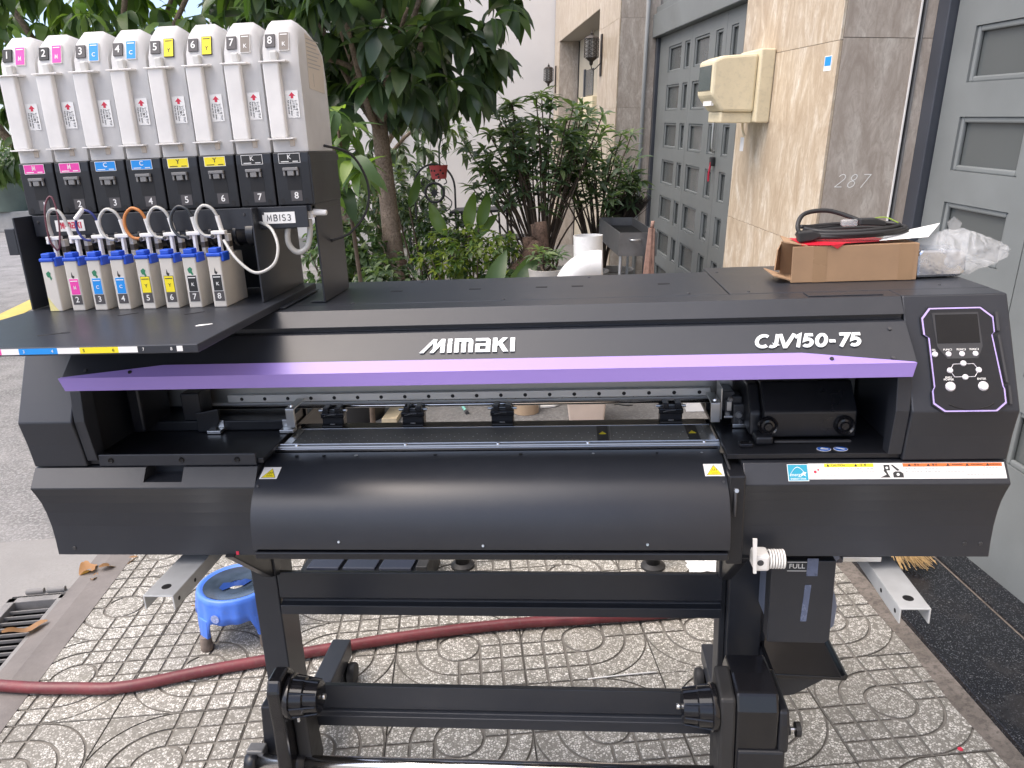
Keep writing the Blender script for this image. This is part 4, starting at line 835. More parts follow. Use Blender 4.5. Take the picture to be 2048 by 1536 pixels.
# ================================================================== parcel on the printer top
bx_ = thing('cardboard_box', (.75, .33, 1.369), 'open brown cardboard box with tape bands on the printer top', 'cardboard box')
y0, y1, z0, z1 = .263, .365, 1.3698, 1.4455; X0, X1 = .625, .880
m = MB(); m.box(X0, X1, y0, y0+.003, z0, z1); m.box(X0, X1, y1-.003, y1, z0, z1); m.box(X0, X1, y0+.003, y1-.003, z0, z0+.003); m.box(X0+.03, X1, y0+.003, y1-.003, z1-.003, z1); m.box(X1-.003, X1, y0+.003, y1-.003, z0+.003, z1-.003)
m.out('carton', CARD, bx_, bev=.0008)
mo('flap', [(X0, y0+.004, z0+.004), (X0, y1-.004, z0+.004), (X0-.035, y1-.004, z0+.016), (X0-.035, y0+.004, z0+.014), (X0, y0+.004, z0+.0065), (X0, y1-.004, z0+.0065), (X0-.035, y1-.004, z0+.0185), (X0-.035, y0+.004, z0+.0165)], [(0, 1, 2, 3), (4, 5, 6, 7), (0, 1, 5, 4), (1, 2, 6, 5), (2, 3, 7, 6), (3, 0, 4, 7)], CARD, bx_)
mo('flap', [(X0, y1-.003, z0+.012), (X0, y1-.003, z1-.004), (X0-.018, y0+.05, z1-.012), (X0-.022, y0+.05, z0+.02), (X0, y1, z0+.012), (X0, y1, z1-.004), (X0-.020, y0+.052, z1-.012), (X0-.024, y0+.052, z0+.02)], [(0, 1, 2, 3), (4, 5, 6, 7), (0, 1, 5, 4), (1, 2, 6, 5), (2, 3, 7, 6), (3, 0, 4, 7)], CARD, bx_)
mo('flap', [(X0+.03, y0+.004, z1), (X0+.03, y1-.004, z1), (X0-.005, y1-.01, z1+.012), (X0-.012, y0+.03, z1+.006), (X0+.03, y0+.004, z1+.0025), (X0+.03, y1-.004, z1+.0025), (X0-.005, y1-.01, z1+.0145), (X0-.012, y0+.03, z1+.0085)], [(0, 1, 2, 3), (4, 5, 6, 7), (0, 1, 5, 4), (1, 2, 6, 5), (2, 3, 7, 6), (3, 0, 4, 7)], CARD, bx_)
BX = Frame((0, y0, z0), (1, 0, 0), (0, 0, 1))
for a in (.668, .842): decal('tape', BX, rect(a, a+.028, 0, z1-z0), CARDD, bx_, .0002, .0006)
# padded silver packet inside a plastic bag
pk = thing('silver_packet', (.95, .33, 1.369), 'silver foil packet lying beside the cardboard box', 'packet')
prism('packet', [(.885, 1.3705), (.975, 1.3715), (.985, 1.385), (.982, 1.415), (.975, 1.428), (.89, 1.430), (.883, 1.42)], .275, .36, pm('foil', (.62, .66, .72), .22, .9, var=.12, vs=25, bump=.6, bs=40), pk, .006, axis='y')
random.seed(11)
def crumple(name, x0, x1, yc, zc, ry, rz, mat, parent, nu=22, nv=20, amp=.25):
    V = []; F_ = []
    for i in range(nu+1):
        t = i/nu; x = x0+(x1-x0)*t; k = math.sin(min(1, t*1.5+.25)*math.pi*.5)*(1-.75*max(0, t-.55)/.45)
        for j in range(nv):
            a = 2*math.pi*j/nv; r_ = 1+random.uniform(-amp, amp)
            z = zc+rz*k*math.sin(a)*r_; z = max(z, 1.3712+random.uniform(0, .001)); V.append((x+random.uniform(-.006, .006), yc+ry*k*math.cos(a)*r_, z))
    for i in range(nu):
        for j in range(nv): F_.append((i*nv+j, i*nv+(j+1) % nv, (i+1)*nv+(j+1) % nv, (i+1)*nv+j))
    F_.append(tuple(range(nu*nv, (nu+1)*nv))); o = mo(name, V, F_, mat, parent, smooth=True); o.modifiers.new('s', 'SUBSURF').render_levels = 1; return o
bgp = thing('plastic_bag', (1.0, .33, 1.369), 'crumpled clear plastic bag around the foil packet', 'plastic bag'); crumple('film', .884, 1.085, .32, 1.415, .055, .050, FILM, bgp, nu=34, nv=28, amp=.16)
mo('film_fold', [(.955, .30, 1.455), (.975, .31, 1.455), (.985, .32, 1.478), (.965, .315, 1.492), (.950, .31, 1.482)], [(0, 1, 2, 3, 4)], FILM, bgp)
mo('paper_slip', [(.80, .27, 1.452), (.90, .275, 1.456), (.945, .33, 1.478), (.85, .35, 1.456)], [(0, 1, 2, 3)], WHTD, None)['label'] = 'white paper slip under the cable on the box'
bpy.data.objects['paper_slip']['category'] = 'paper'
random.seed(5)
cb = thing('power_cable', (.75, .32, 1.447), 'coiled black power cable with plugs on the cardboard box', 'cable')
c0 = Vector((.755, .315, 1.458)); pts = []
for k in range(46):
    a = k/46*2*math.pi*3.1+2.6; rx = .105+.014*math.sin(k*.33)+(-.012 if k > 30 else 0); ry = .038+.008*math.cos(k*.27); lf = .0045*math.floor(k/15)
    pts.append(c0+Vector((rx*math.cos(a)+.006*math.sin(k*.21), ry*math.sin(a), lf+.010*math.sin(a*.5+1)**2+.004)))
tube('lead', pts, .0048, RUB, cb, 8, 4)
tube('lead', [(.648, .285, 1.462), (.640, .295, 1.485), (.66, .32, 1.508), (.71, .33, 1.512), (.755, .32, 1.498), (.775, .31, 1.488)], .0048, RUB, cb, 8, 6)
prism('plug', [(.640, 1.452), (.668, 1.455), (.684, 1.461), (.684, 1.469), (.668, 1.476), (.638, 1.474)], .276, .300, RUB, cb, .003, axis='y'); prism('plug', [(.768, 1.482), (.800, 1.480), (.822, 1.478), (.822, 1.488), (.800, 1.496), (.768, 1.496)], .295, .318, RUB, cb, .003, axis='y')
MB().box(.735, .766, .302, .320, 1.480, 1.494).out('wrap', FILM, cb, bev=.003); tube('green_wire', [(.80, .32, 1.493), (.83, .325, 1.494), (.855, .318, 1.482)], .0012, pm('green_wire', (.3, .45, .05), .5), cb)
rb = mo('red_film_sheet', [(.645, .27, 1.4475), (.70, .258, 1.4475), (.715, .2605, 1.439), (.73, .262, 1.450), (.84, .28, 1.4505), (.80, .35, 1.453), (.68, .35, 1.452), (.628, .31, 1.459)], [(0, 1, 2, 3, 7), (3, 4, 5, 6, 7)], pm('red_film', (.6, .02, .04), .25), None, bev=0)
tagp(rb, 'bright red film sheet under the black cable coil', 'film sheet')
# ================================================================== hose, stool, litter
h = tube('hose', [(-2.6, .70, .02), (-1.776, .625, .022), (-1.506, .618, .023), (-1.339, .63, .022), (-1.121, .712, .022), (-.889, .789, .022), (-.778, .828, .022), (-.547, .899, .022), (-.306, .963, .022), (-.057, 1.013, .022), (.232, 1.05, .022), (.6, 1.12, .022), (1.1, 1.35, .022)], .0195, HOSE, None, 12, 8)
tagp(h, 'dusty red garden hose lying across the patterned tiles', 'hose')
ST = thing('stool', (-1.09, .98, 0), 'low blue plastic stool with a wet dark top on the tiles', 'stool')
sx, sy, H_ = -1.085, .985, .205
V = []; F_ = []; NR = 96
LEG = [R(q+10) for q in (45, 135, 225, 315)]
def near_leg(a): return max(math.cos(a-q) for q in LEG)
rows = [(.030, .190), (.115, .196), (.122, .203), (.130, .205), (.138, .200), (.141, .185), (.143, .165), (.146, .14), (.149, .0)]
for r_, z in rows:
    for i in range(NR):
        a = 2*math.pi*i/NR; c4 = near_leg(a); t = min(1, max(0, (c4-.955)/.035)); lo = .118-.056*t*t*(3-2*t)
        if z == 0.: z_ = lo
        elif z < .17: z_ = lo+(z-.10)*(.165-lo)/.065*.9
        else: z_ = z
        q = r_*(1+(.022*math.cos(16*a)*(z_ < .19)*min(1, (.2-z_)/.04) if r_ > .135 else 0)); V.append((sx+q*math.cos(a), sy+q*math.sin(a), z_))
for k in range(len(rows)-1): F_ += [(k*NR+i, k*NR+(i+1) % NR, (k+1)*NR+(i+1) % NR, (k+1)*NR+i) for i in range(NR)]
sb = mo('seat', V, F_, STOOL, ST, smooth=True); sb.modifiers.new('s', 'SOLIDIFY').thickness = .004
hole = [(.030, .1905), (.030, .1925), (.06, .1935), (.112, .1985), (.116, .2)]
lathe('wet_film', hole, (sx, sy, 0), (0, 0, 1), WETP, ST, 40)
for a in LEG:
    c_, s_ = math.cos(a), math.sin(a); u = Vector((c_, s_, 0)); t_ = Vector((-s_, c_, 0)); o_ = Vector((sx, sy, 0)); V = []
    for rr, hw, z, th in ((.1475, .030, .125, .010), (.150, .028, .09, .013), (.152, .024, .052, .014)):
        for du, dv in ((-th, -hw), (0, -hw), (.002, 0), (0, hw), (-th, hw), (-th*1.2, 0)): q = o_+u*(rr+du)+t_*dv; V.append((q.x, q.y, z))
    F_ = [(k*6+i, k*6+(i+1) % 6, (k+1)*6+(i+1) % 6, (k+1)*6+i) for k in range(2) for i in range(6)]+[tuple(range(6)), tuple(range(12, 18))]
    lgs = mo('leg', V, F_, STOOL, ST, bev=.003); lathe('foot', [(0, .0), (.020, 0), (.023, .006), (.021, .03), (.019, .056), (0, .056)], (o_.x+u.x*.147, o_.y+u.y*.147, 0), (0, 0, 1), WORN, lgs, 14)
lathe('rose_print', [(0, .0006), (.016, .0006)], (sx-.020, sy-.1515, .145), (-.13, -.98, .06), pm('faded_print', (.3, .36, .6), .7, var=.6, vs=90), ST, 14)
polys('water_patch', Frame((sx, sy, .1962), (1, 0, 0), (0, 1, 0)), [[(-.05, -.035), (-.03, -.05), (0, -.02), (.035, -.015), (.05, .02), (.02, .03), (-.01, .005), (-.05, .0)]], pm('puddle', (.02, .05, .2), .05), ST, .0008, .0012)
def dry_leaf(x, y, z, L, rz, mat, label, tilt=.3):
    W = L*.2; V = []; n = 9
    for i in range(n):
        t = i/(n-1); wv = W*math.sin(math.pi*min(1, t*.9+.06))**.8; zz = .5*L*(t-.5)**2+.05*L*math.sin(9*t)
        k_ = wv*(1+.25*math.sin(11*t+rz)); V += [(L*(t-.5), -k_, zz+.9*k_), (L*(t-.5), .15*wv*math.sin(5*t), zz), (L*(t-.5), wv, zz+.3*wv*math.cos(6*t))]
    F_ = [(i*3+k, i*3+k+1, i*3+k+4, i*3+k+3) for i in range(n-1) for k in range(2)]
    o = mo('fallen_leaf', V, F_, mat, None, smooth=True); o.location = (x, y, z); o.rotation_euler = (tilt, .12, rz); return tagp(o, label, 'leaf', 'fallen leaves on the ground')
for a in ((-1.98, 1.42, -.015, .15, 2.4, LF_BR, 'broad curled brown leaf behind the drain grate'), (-1.86, 1.46, -.012, .16, .9, LF_BR, 'long folded brown leaf between grate end and kerb'), (-1.90, 1.345, -.005, .07, 1.9, LF_BR, 'small brown leaf on the grate hinge'), (-1.93, 1.56, -.02, .06, .2, LF_YL, 'small yellow green leaf near the kerb top'),
          (-1.95, .98, -.012, .15, .75, LF_BR, 'twisted dry leaf lying on the grate bars'), (-2.25, 1.95, -.02, .11, .3, LF_BR, 'pale dry leaf alone on the road surface'), (-1.335, 1.13, .006, .05, .8, LF_BR, 'tiny tan leaf on the tiles below the steel channel')): dry_leaf(*a)
rc = MB(); rc.cyl(QF.p(-.1, .075, .002), QF.p(-.1, .075, .005), .008, .006, 7); tagp(rc.out('red_petal', RED), 'small red petal on the tiles near the granite step', 'petal')
ws = tube('cable_tie', [GF.p(.20, -.004, .003), GF.p(.3, .0, .004), GF.p(.43, .004, .003)], .0022, WHT); tagp(ws, 'thin white plastic strip lying in the tile joint', 'strip')
# ================================================================== the building on the right (its own axes: x away from the street, y along it, z up, origin at eye level)
MBW = (RP.transposed() @ RB).to_4x4(); MBW.translation = CAM
def bthing(name, label, cat, group=None):
    e = bpy.data.objects.new(name, None); e.matrix_world = MBW; e.empty_display_size = .05; COL.objects.link(e); return tagp(e, label, cat, group)
BD = bthing('building', 'building clad in cream travertine with grey panelled doors beside the printer', 'building')
ZB, ZT = -2.3, 5.2
def tiled(pillar, face, a0, a1, fix, mat, asplit, z0=ZB, dz=.86, off=.31, t=.012):
    cuts = [a0]+asplit+[a1]; zs = [z0]+[off+dz*k for k in range(-3, 6) if z0 < off+dz*k < ZT]+[ZT]
    for i in range(len(cuts)-1):
        for j in range(len(zs)-1):
            p, q, u, v = cuts[i]+.001, cuts[i+1]-.001, zs[j]+.001, zs[j+1]-.001; d = random.uniform(0, .0015)
            if face == 'x': box('wall_tile', fix-t-d, fix-.0005, p, q, u, v, mat, pillar, .0008)
            else: box('wall_tile', p, q, fix-t-d, fix-.0005, u, v, mat, pillar, .0008)
CORE = pm('wall_core', (.3, .27, .23), .9)
p1 = box('pillar', 1.557, 2.4, 3.425, 4.62, ZB, ZT, CORE, BD, 0)
tiled(p1, 'x', 3.413, 4.62, 1.557, TRAV, [4.05]); tiled(p1, 'y', 1.5575, 1.862, 3.425, TRAV2, [], off=.32)
box('edge_trim', 1.863, 1.869, 3.405, 3.425, ZB, ZT, WHT, p1, .001); box('shadow_gap', 1.869, 1.884, 3.4235, 3.4248, ZB, ZT, INK, p1, 0); box('edge_trim', 1.884, 1.890, 3.407, 3.425, ZB, ZT, GRY, p1, .001)
tiled(p1, 'y', 1.891, 1.958, 3.425, TRAV2, [], off=.32); box('edge_trim', 1.959, 1.966, 3.409, 3.425, ZB, ZT, CRM, p1, .001)
p2 = box('pillar', 1.572, 2.4, 8.572, 9.86, ZB, ZT, CORE, BD, 0); tiled(p2, 'x', 8.56, 9.86, 1.572, TRAV, [9.2], off=.1); tiled(p2, 'y', 1.5725, 1.97, 8.572, TRAV2, [], off=.1)
hd2 = box('recess_header', 1.572, 2.4, 9.861, 14.8, 1.20, ZT, CORE, BD, 0); tiled(hd2, 'x', 9.861, 14.8, 1.572, TRAV, [11., 12.3, 13.6], z0=1.20, off=2.0)
p3 = box('pillar', 1.572, 2.4, 14.05, 14.8, ZB, 1.199, CORE, BD, 0); box('wall_tile', 1.56, 1.571, 14.04, 14.79, ZB, 1.198, TRAV, p3, .001); box('wall_tile', 1.571, 2.3, 14.038, 14.049, ZB, 1.197, TRAV2, p3, .001)
rc_ = box('recess_wall', 1.89, 2.35, 9.861, 14.04, ZB, 1.199, pm('beige_wall', (.42, .38, .3), .7, var=.1, vs=2), BD, 0)
box('small_window', 1.875, 1.8895, 12.3, 13.1, .32, .70, GLS, rc_, .004); box('window_frame', 1.86, 1.8885, 13.1, 13.2, .30, .72, DOORD, rc_, .003); box('dark_gap', 1.882, 1.8895, 13.93, 14.03, ZB, 1.19, INK, rc_, 0)
box('meter_cabinet', 1.80, 1.8885, 11.8, 13.35, -.05, .30, CRM, rc_, .01)
# ---- doors: stiles and rails around recessed panes
def leaf(parent, y0, y1, z0, z1, cols, rows, x=1.97, nm='door'):
    m = MB(); ys = sorted([y0, y1]+[c for q in cols for c in q]); d = .045
    for i in range(0, len(ys), 2): m.box(x, x+d, ys[i], ys[i+1], z0, z1)
    for a, b in cols:
        zs = [z0]+[c for q in rows for c in q]+[z1]
        for k in range(0, len(zs), 2): m.box(x, x+d, a, b, zs[k], zs[k+1])
    D = m.out(nm, DOOR, parent)
    for a, b in cols:
        for c, e in rows:
            box('pane', x+.026, x+.03, a+.001, b-.001, c+.001, e-.001, GLS, D, 0)
            w_ = min(.022, (b-a)*.12); q = MB()
            for A in ((a, a+w_, c, e), (b-w_, b, c, e), (a+w_, b-w_, c, c+w_), (a+w_, b-w_, e-w_, e)): q.box(x+.007, x+.025, *A)
            q.out('moulding', DOOR, D, bev=.006)
    return D
box('door_frame', 1.935, 2.05, 3.325, 3.412, ZB, ZT, DOORD, BD, .004)
rows = [(-1.20, -.99), (-.865, -.655), (-.53, -.32), (-.195, .012), (.14, .345), (.475, .68), (.81, 1.02)]
leaf(BD, 2.665, 3.318, -1.66, 1.3, [(2.775, 3.18)], rows); leaf(BD, 2.005, 2.66, -1.66, 1.3, [(2.115, 2.52)], rows); leaf(BD, 1.345, 2.0, -1.66, 1.3, [(1.455, 1.86)], rows)
box('door_plinth', 1.96, 2.06, 1.3, 3.32, -1.78, -1.662, DOORD, BD, .004)
box('door_frame', 1.94, 2.05, 8.47, 8.557, ZB, .77, DOORD, BD, .004)
box('door_header', 1.90, 2.06, 4.622, 8.557, .772, .99, DOOR, BD, .006); box('door_header', 1.93, 2.06, 4.622, 8.557, .992, 1.06, DOOR, BD, .006)
leaf(BD, 4.63, 8.46, 1.065, 1.75, [(7.3, 8.25), (6.2, 7.1), (4.8, 6.0)], [(1.16, 1.62)], nm='transom')
rows2 = [(.07+.35*k-1.75, .305+.35*k-1.75) for k in range(7)]
leaf(BD, 7.265, 8.46, -1.95, .768, [(7.62, 8.09), (7.33, 7.50)], rows2); leaf(BD, 6.31, 7.26, -1.95, .768, [(6.75, 7.18), (6.40, 6.58)], rows2); leaf(BD, 5.40, 6.305, -1.95, .768, [(6.04, 6.20), (5.50, 5.90)], rows2); leaf(BD, 4.63, 5.395, -1.95, .768, [(4.8, 5.2)], rows2)
hb = MB(); hb.tube([(1.965, 6.36, .02), (1.945, 6.36, .0), (1.945, 6.36, -.22), (1.965, 6.36, -.25)], .012, 8, 4); hb.out('door_handle', STL, BD, smooth=True)
lk = MB(); lk.box(1.935, 1.968, 6.31, 6.37, -.36, -.29); lk.out('padlock', IRON, BD, bev=.008); MB().tube([(1.94, 6.33, -.33), (1.935, 6.35, -.42), (1.94, 6.36, -.48)], .008, 6, 4).out('key_tag', RED, BD)
cyl('drain_pipe', (1.84, 8.545, ZB), (1.84, 8.545, ZT), .021, pm('grey_pvc', (.52, .53, .52), .4), BD)
box('white_gable_wall', -4.4, 2.3, 14.82, 15.1, -3.2, 7, PLAST, None).matrix_world = MBW
gw = bpy.data.objects['white_gable_wall']; tagp(gw, 'plain white rendered wall behind the garden shrubs', 'wall')
wn_ = box('wall_window', -1.72, -1.44, 14.79, 14.819, -.35, .75, pm('window_frame_grey', (.35, .37, .36), .5), gw, .01); box('window_pane', -1.67, -1.49, 14.78, 14.789, -.28, .68, pm('pale_glass', (.25, .32, .28), .2), gw, 0); cyl('wall_pipe', (-1.2, 14.79, -3), (-1.2, 14.79, .4), .03, GRY, gw)
p0 = box('pillar', 1.557, 2.4, -4.2, 1.30, ZB, ZT, CORE, BD, 0)
tiled(p0, 'x', -4.2, 1.30, 1.557, TRAV, [-3.2, -2.2, -1.2, -.3, .5])
box('door_header', 1.93, 2.06, 1.301, 3.32, 1.302, ZT, DOOR, BD, .006)
box('door_header', 1.93, 2.06, 4.622, 8.557, 1.752, ZT, DOOR, BD, .006)
# ---- electricity meter box on the pillar
EB = bthing('meter_box', 'cream plastic electricity meter box on the travertine pillar', 'meter box'); EB.matrix_world = MBW
prism('case', [(1.24, .278), (1.24, .112), (1.305, .032), (1.468, .032), (1.468, .312), (1.29, .298)], 4.14, 4.40, CRM, EB, .014, axis='y'); box('back_box', 1.468, 1.543, 4.11, 4.43, -.02, .332, CRM, EB, .008); box('terminal_box', 1.305, 1.468, 4.16, 4.38, -.022, .031, CRM, EB, .006)
box('meter_window', 1.2365, 1.2395, 4.165, 4.375, .135, .255, pm('meter_glass', (.07, .085, .085), .15), EB, .001); box('label_plate', 1.26, 1.275, 4.2, 4.34, .062, .085, WHTD, EB, 0)
MB().tube([(1.46, 4.27, -.02), (1.465, 4.27, -.06), (1.475, 4.26, -.09)], .006, 6, 5).out('seal_wire', CRM, EB); box('seal_tag', 1.463, 1.466, 4.235, 4.285, -.165, -.095, WHTD, EB, 0)
PF = Frame((1.5435, 0, 0), (0, -1, 0), (0, 0, 1)); GFc = Frame((0, 3.4125, 0), (1, 0, 0), (0, 0, 1))
stk = decal('wall_sticker', PF, rect(-3.535, -3.465, .195, .255), WHTD, p1, .0005, .0012); decal('field', PF, rect(-3.53, -3.47, .215, .252), CYA, stk, .0012, .0016)
glyphs('287', GFc, 1.60, -.285, .062, .0035, .35, pm('chalk', (.88, .87, .83), .9), p1, (.0006, .001), .25)
# ---- lanterns
def lantern(x, y, z0, z1, s, label):
    L = bthing('wall_lantern', label, 'lantern', 'wall lanterns'); h = z1-z0; r = h*.205
    lathe('top', [(0, h*.5), (r*.1, h*.42), (r*.25, h*.40), (r*.2, h*.35), (r*.9, h*.30), (r*1.05, h*.26), (r, h*.25)], (x, y, (z0+z1)/2), (0, 0, 1), LANT, L, 6); lathe('base', [(0, -h*.48), (r*.25, -h*.44), (r*.3, -h*.36), (r*.9, -h*.27), (r, -h*.25)], (x, y, (z0+z1)/2), (0, 0, 1), LANT, L, 6)
    lathe('glass', [(r*.9, -h*.25), (r*.9, h*.25)], (x, y, (z0+z1)/2), (0, 0, 1), LGL, L, 6); m = MB(); zc = (z0+z1)/2
    for k in range(6):
        a = 2*math.pi*k/6; b = 2*math.pi*(k+1)/6; P0 = Vector((x+r*math.cos(a), y+r*math.sin(a), zc)); P1 = Vector((x+r*math.cos(b), y+r*math.sin(b), zc))
        m.cyl(P0+Vector((0, 0, -h*.25)), P0+Vector((0, 0, h*.25)), h*.012, None, 5)
        for q in range(5):
            for sg in (1, -1):
                t0, t1 = q/4-.5, q/4; p = P0.lerp(P1, 0 if sg > 0 else 1)+Vector((0, 0, h*.5*(q/5-.5))); p2_ = P0.lerp(P1, 1 if sg > 0 else 0)+Vector((0, 0, h*.5*((q+1.)/5-.5))); m.cyl(p, p2_, h*.007, None, 4)
    m.out('lattice', LANT, L); MB().tube([(1.55, y-.02, z0+h*.12), (1.50, y-.02, z0-h*.02), (x+.02, y, z0-h*.08), (x, y, z0+h*.03)], h*.014, 6, 5).out('bracket_arm', LANT, L, smooth=True); box('wall_plate', 1.5445, 1.5585, y-.05, y+.05, z0-.1, z1-.05, LANT, L, .005)
lantern(1.44, 9.62, .555, .955, 1, 'large dark latticed lantern on the polished pillar by the recess'); lantern(1.43, 14.5, .50, .90, 1, 'dark latticed lantern on the wall past the recess')
# ---- items along the facade
GR = bthing('charcoal_grill', 'grey sheet metal grill box on legs before the grey doors', 'grill')
yg0, yg1, xg0, xg1 = 5.6, 6.5, 1.09, 1.37
m = MB(); m.box(xg0, xg1, yg0, yg0+.006, -.955, -.785); m.box(xg0, xg1, yg1-.006, yg1, -.955, -.785); m.box(xg0, xg0+.006, yg0+.006, yg1-.006, -.955, -.785); m.box(xg1-.006, xg1, yg0+.006, yg1-.006, -.955, -.785); m.box(xg0+.006, xg1-.006, yg0+.006, yg1-.006, -.95, -.90); m.out('tray', GREYM, GR)
box('coal_bed', xg0+.007, xg1-.007, yg0+.007, yg1-.007, -.899, -.85, INK, GR, 0)
for x in (xg0+.02, xg1-.03):
    for y in (yg0+.02, yg1-.03): MB().cyl((x, y, -2.0), (x, y, -.956), .011, None, 8).out('leg', GALV, GR)
MB().tube([(1.17, yg0-.001, -.835), (1.175, yg0-.03, -.835), (1.235, yg0-.03, -.835), (1.24, yg0-.001, -.835)], .006, 6, 3).out('handle', STL, GR, smooth=True)
def broom(name, label, x, y, z0, z1, lean, n, spread, mat, hm, up):
    B_ = bthing(name, label, 'broom', 'brooms by the grey doors'); m = MB(); random.seed(int(x*100))
    for k in range(n):
        a = random.uniform(-1, 1); b = random.uniform(-1, 1); m.cyl((x+a*.02, y+b*.02, z0), (x+lean+a*spread, y+b*spread*.8, z1*1+random.uniform(-.05, .03)), .004, .0015, 4)
    o = m.out('bristles', mat, B_); o['kind'] = 'stuff'; cyl('handle', (x, y, z0), (x-lean*.5, y, -2.0 if up else z0+.05), .013, hm, B_, n=8)
broom('stiff_broom', 'dark bristle broom standing head up behind the metal grill', 1.36, 6.85, -.90, -.66, .02, 420, .20, BRIST, WOODP, True)
broom('grass_broom', 'pinkish grass broom leaning upright against the metal grill', 1.30, 5.50, -.74, -1.75, -.01, 160, .075, PINKW, PINKW, False)
STB = bthing('straw_broom', 'golden straw broom head lying on the granite near the door', 'broom'); m = MB(); random.seed(3)
for k in range(240): a = random.uniform(-1, 1); m.cyl((1.70+random.uniform(-.02, .02), 2.75, -1.58), (1.71+a*.07, 2.53+random.uniform(-.05, .05), -1.635+random.uniform(0, .05)), .0016, .001, 4)
o = m.out('bristles', STRAW, STB); o['kind'] = 'stuff'; cyl('handle', (1.70, 2.74, -1.58), (1.66, 3.35, -1.45), .012, WOODP, STB, n=8)
# ================================================================== plants
def leaf_geo(L, W, droop=.3, fold=.25, n=5, tip=1.):
    V = []; F_ = []
    for i in range(n+1):
        t = i/n; w_ = W*.5*(math.sin(math.pi*(t**.85)*.97+.03)**.8) if i < n else W*.015
        x = L*t*(1-droop*.25*t); z = -droop*L*t*t
        V += [Vector((x, -w_, z+fold*w_)), Vector((x, 0, z)), Vector((x, w_, z+fold*w_))]
    for i in range(n): F_ += [(i*3, i*3+1, i*3+4, i*3+3), (i*3+1, i*3+2, i*3+5, i*3+4)]
    return V, F_
def leaf_mesh(name, mat, *a):
    V, F_ = leaf_geo(*a); me = bpy.data.meshes.new(name); me.from_pydata([tuple(v) for v in V], [], F_); me.materials.append(mat); me.shade_smooth(); return me
def orient(p, d, up=Vector((0, 0, 1)), roll=0, s=1):
    d = d.normalized(); y = up.cross(d); y = y.normalized() if y.length > .01 else Vector((1, 0, 0)); z = d.cross(y)
    m = Matrix((d, y, z)).transposed() @ Matrix.Rotation(roll, 3, 'X'); m = (m*s).to_4x4(); m.translation = p; return m
def rosette(p, out, n, L, spread=1., droop=.0):
    """leaf matrices round a twig end"""
    r = []; u, w_, d = basis(out)
    for k in range(n):
        a = 2*math.pi*(k+random.random()*.5)/n; e = random.uniform(.35, 1.1)*spread
        dr = (u*math.cos(a)+w_*math.sin(a))*math.sin(e)+d*math.cos(e)*.8+Vector((0, 0, -droop*random.uniform(.4, 1.2)))
        r.append(orient(p+d*random.uniform(-.05, .02)*L*2, dr, roll=random.uniform(-.5, .5), s=random.uniform(.7, 1.1)))
    return r
def bake(name, mats, geo, mat, parent, kind='stuff'):
    V, F_ = geo; vs, fs = [], []
    for M_ in mats:
        k = len(vs); vs += [tuple(M_ @ v) for v in V]; fs += [tuple(i+k for i in f) for f in F_]
    me = bpy.data.meshes.new(name); me.from_pydata(vs, [], fs); me.materials.append(mat); me.shade_smooth()
    o = bpy.data.objects.new(name, me); link(o, parent)
    if kind: o['kind'] = kind
    return o
def singles(mats, meshes, parent):
    for M_ in mats:
        o = bpy.data.objects.new('leaf', random.choice(meshes)); o.parent = parent; COL.objects.link(o)
        o.matrix_parent_inverse = Matrix.Translation(-Vector(parent['_off'])); o.matrix_basis = M_
def limbs(name, segs, mat, parent):
    m = MB()
    for pts, r0, r1 in segs: m.tube(pts, lambda t, r0=r0, r1=r1: r0+(r1-r0)*t, 8, 5)
    return m.out(name, mat, parent, smooth=True)
def ell(c, r, shell=.55):
    while True:
        q = Vector((random.uniform(-1, 1), random.uniform(-1, 1), random.uniform(-1, 1)))
        if shell < q.length < 1: return Vector((c[0]+q.x*r[0], c[1]+q.y*r[1], c[2]+q.z*r[2])), Vector((q.x/r[0], q.y/r[1], q.z/r[2])).normalized()
# ---- the broad-leaved tree in the garden
random.seed(21)
TX, TY = -1.22, 4.55
T1 = thing('broadleaf_tree', (TX, TY, -.03), 'broad leaved tree with bare brown trunk in front of the white wall', 'tree')
limbs('trunk', [([(TX+.05, TY, -.05), (TX+.03, TY, .45), (TX-.03, TY, .95), (TX-.05, TY+.02, 1.4), (TX-.06, TY, 1.9)], .095, .058)], BARK, T1)
limbs('root_flare', [([(TX+.16, TY-.06, .3), (TX+.07, TY-.04, .62), (TX+.02, TY-.03, .95)], .07, .03), ([(TX-.02, TY-.12, .2), (TX+.0, TY-.06, .55), (TX-.02, TY-.03, .8)], .06, .03)], BARKD, T1)
ends = []; segs = []
for k in range(9):
    a = 2*math.pi*k/9+.3; e = Vector((TX+.75*math.cos(a)*random.uniform(.6, 1), TY+.7*math.sin(a)*random.uniform(.6, 1), random.uniform(2.3, 3.2)))
    segs.append(([(TX-.06, TY, 1.85), (TX-.05+(e.x-TX)*.3, TY+(e.y-TY)*.3, 2.05+.1*(k % 3)), tuple(e)], .034, .012))
limbs('limb', segs, BARK, T1)
ros = []
for k in range(175):
    c, n_ = ell((TX+.02, TY, 2.86), (1.08, .95, .98), .35)
    if c.z < 1.98 and abs(c.x-TX) < .22: continue
    ros += rosette(c, (n_*.7+Vector((0, -.15, .25))).normalized(), random.randint(7, 10), .27, 1.25, .45)
for c in ((TX+.55, TY-.35, 2.14), (TX+.72, TY-.2, 2.12), (TX+.3, TY-.5, 2.1), (TX-.25, TY-.45, 2.0), (TX-.5, TY-.3, 2.1), (TX+.62, TY+.1, 2.05), (TX+.85, TY-.1, 2.35), (TX+.95, TY, 2.65), (TX+.1, TY-.6, 2.15)): ros += rosette(Vector(c), Vector((.2, -.3, .4)).normalized(), 9, .27, 1.35, .7)
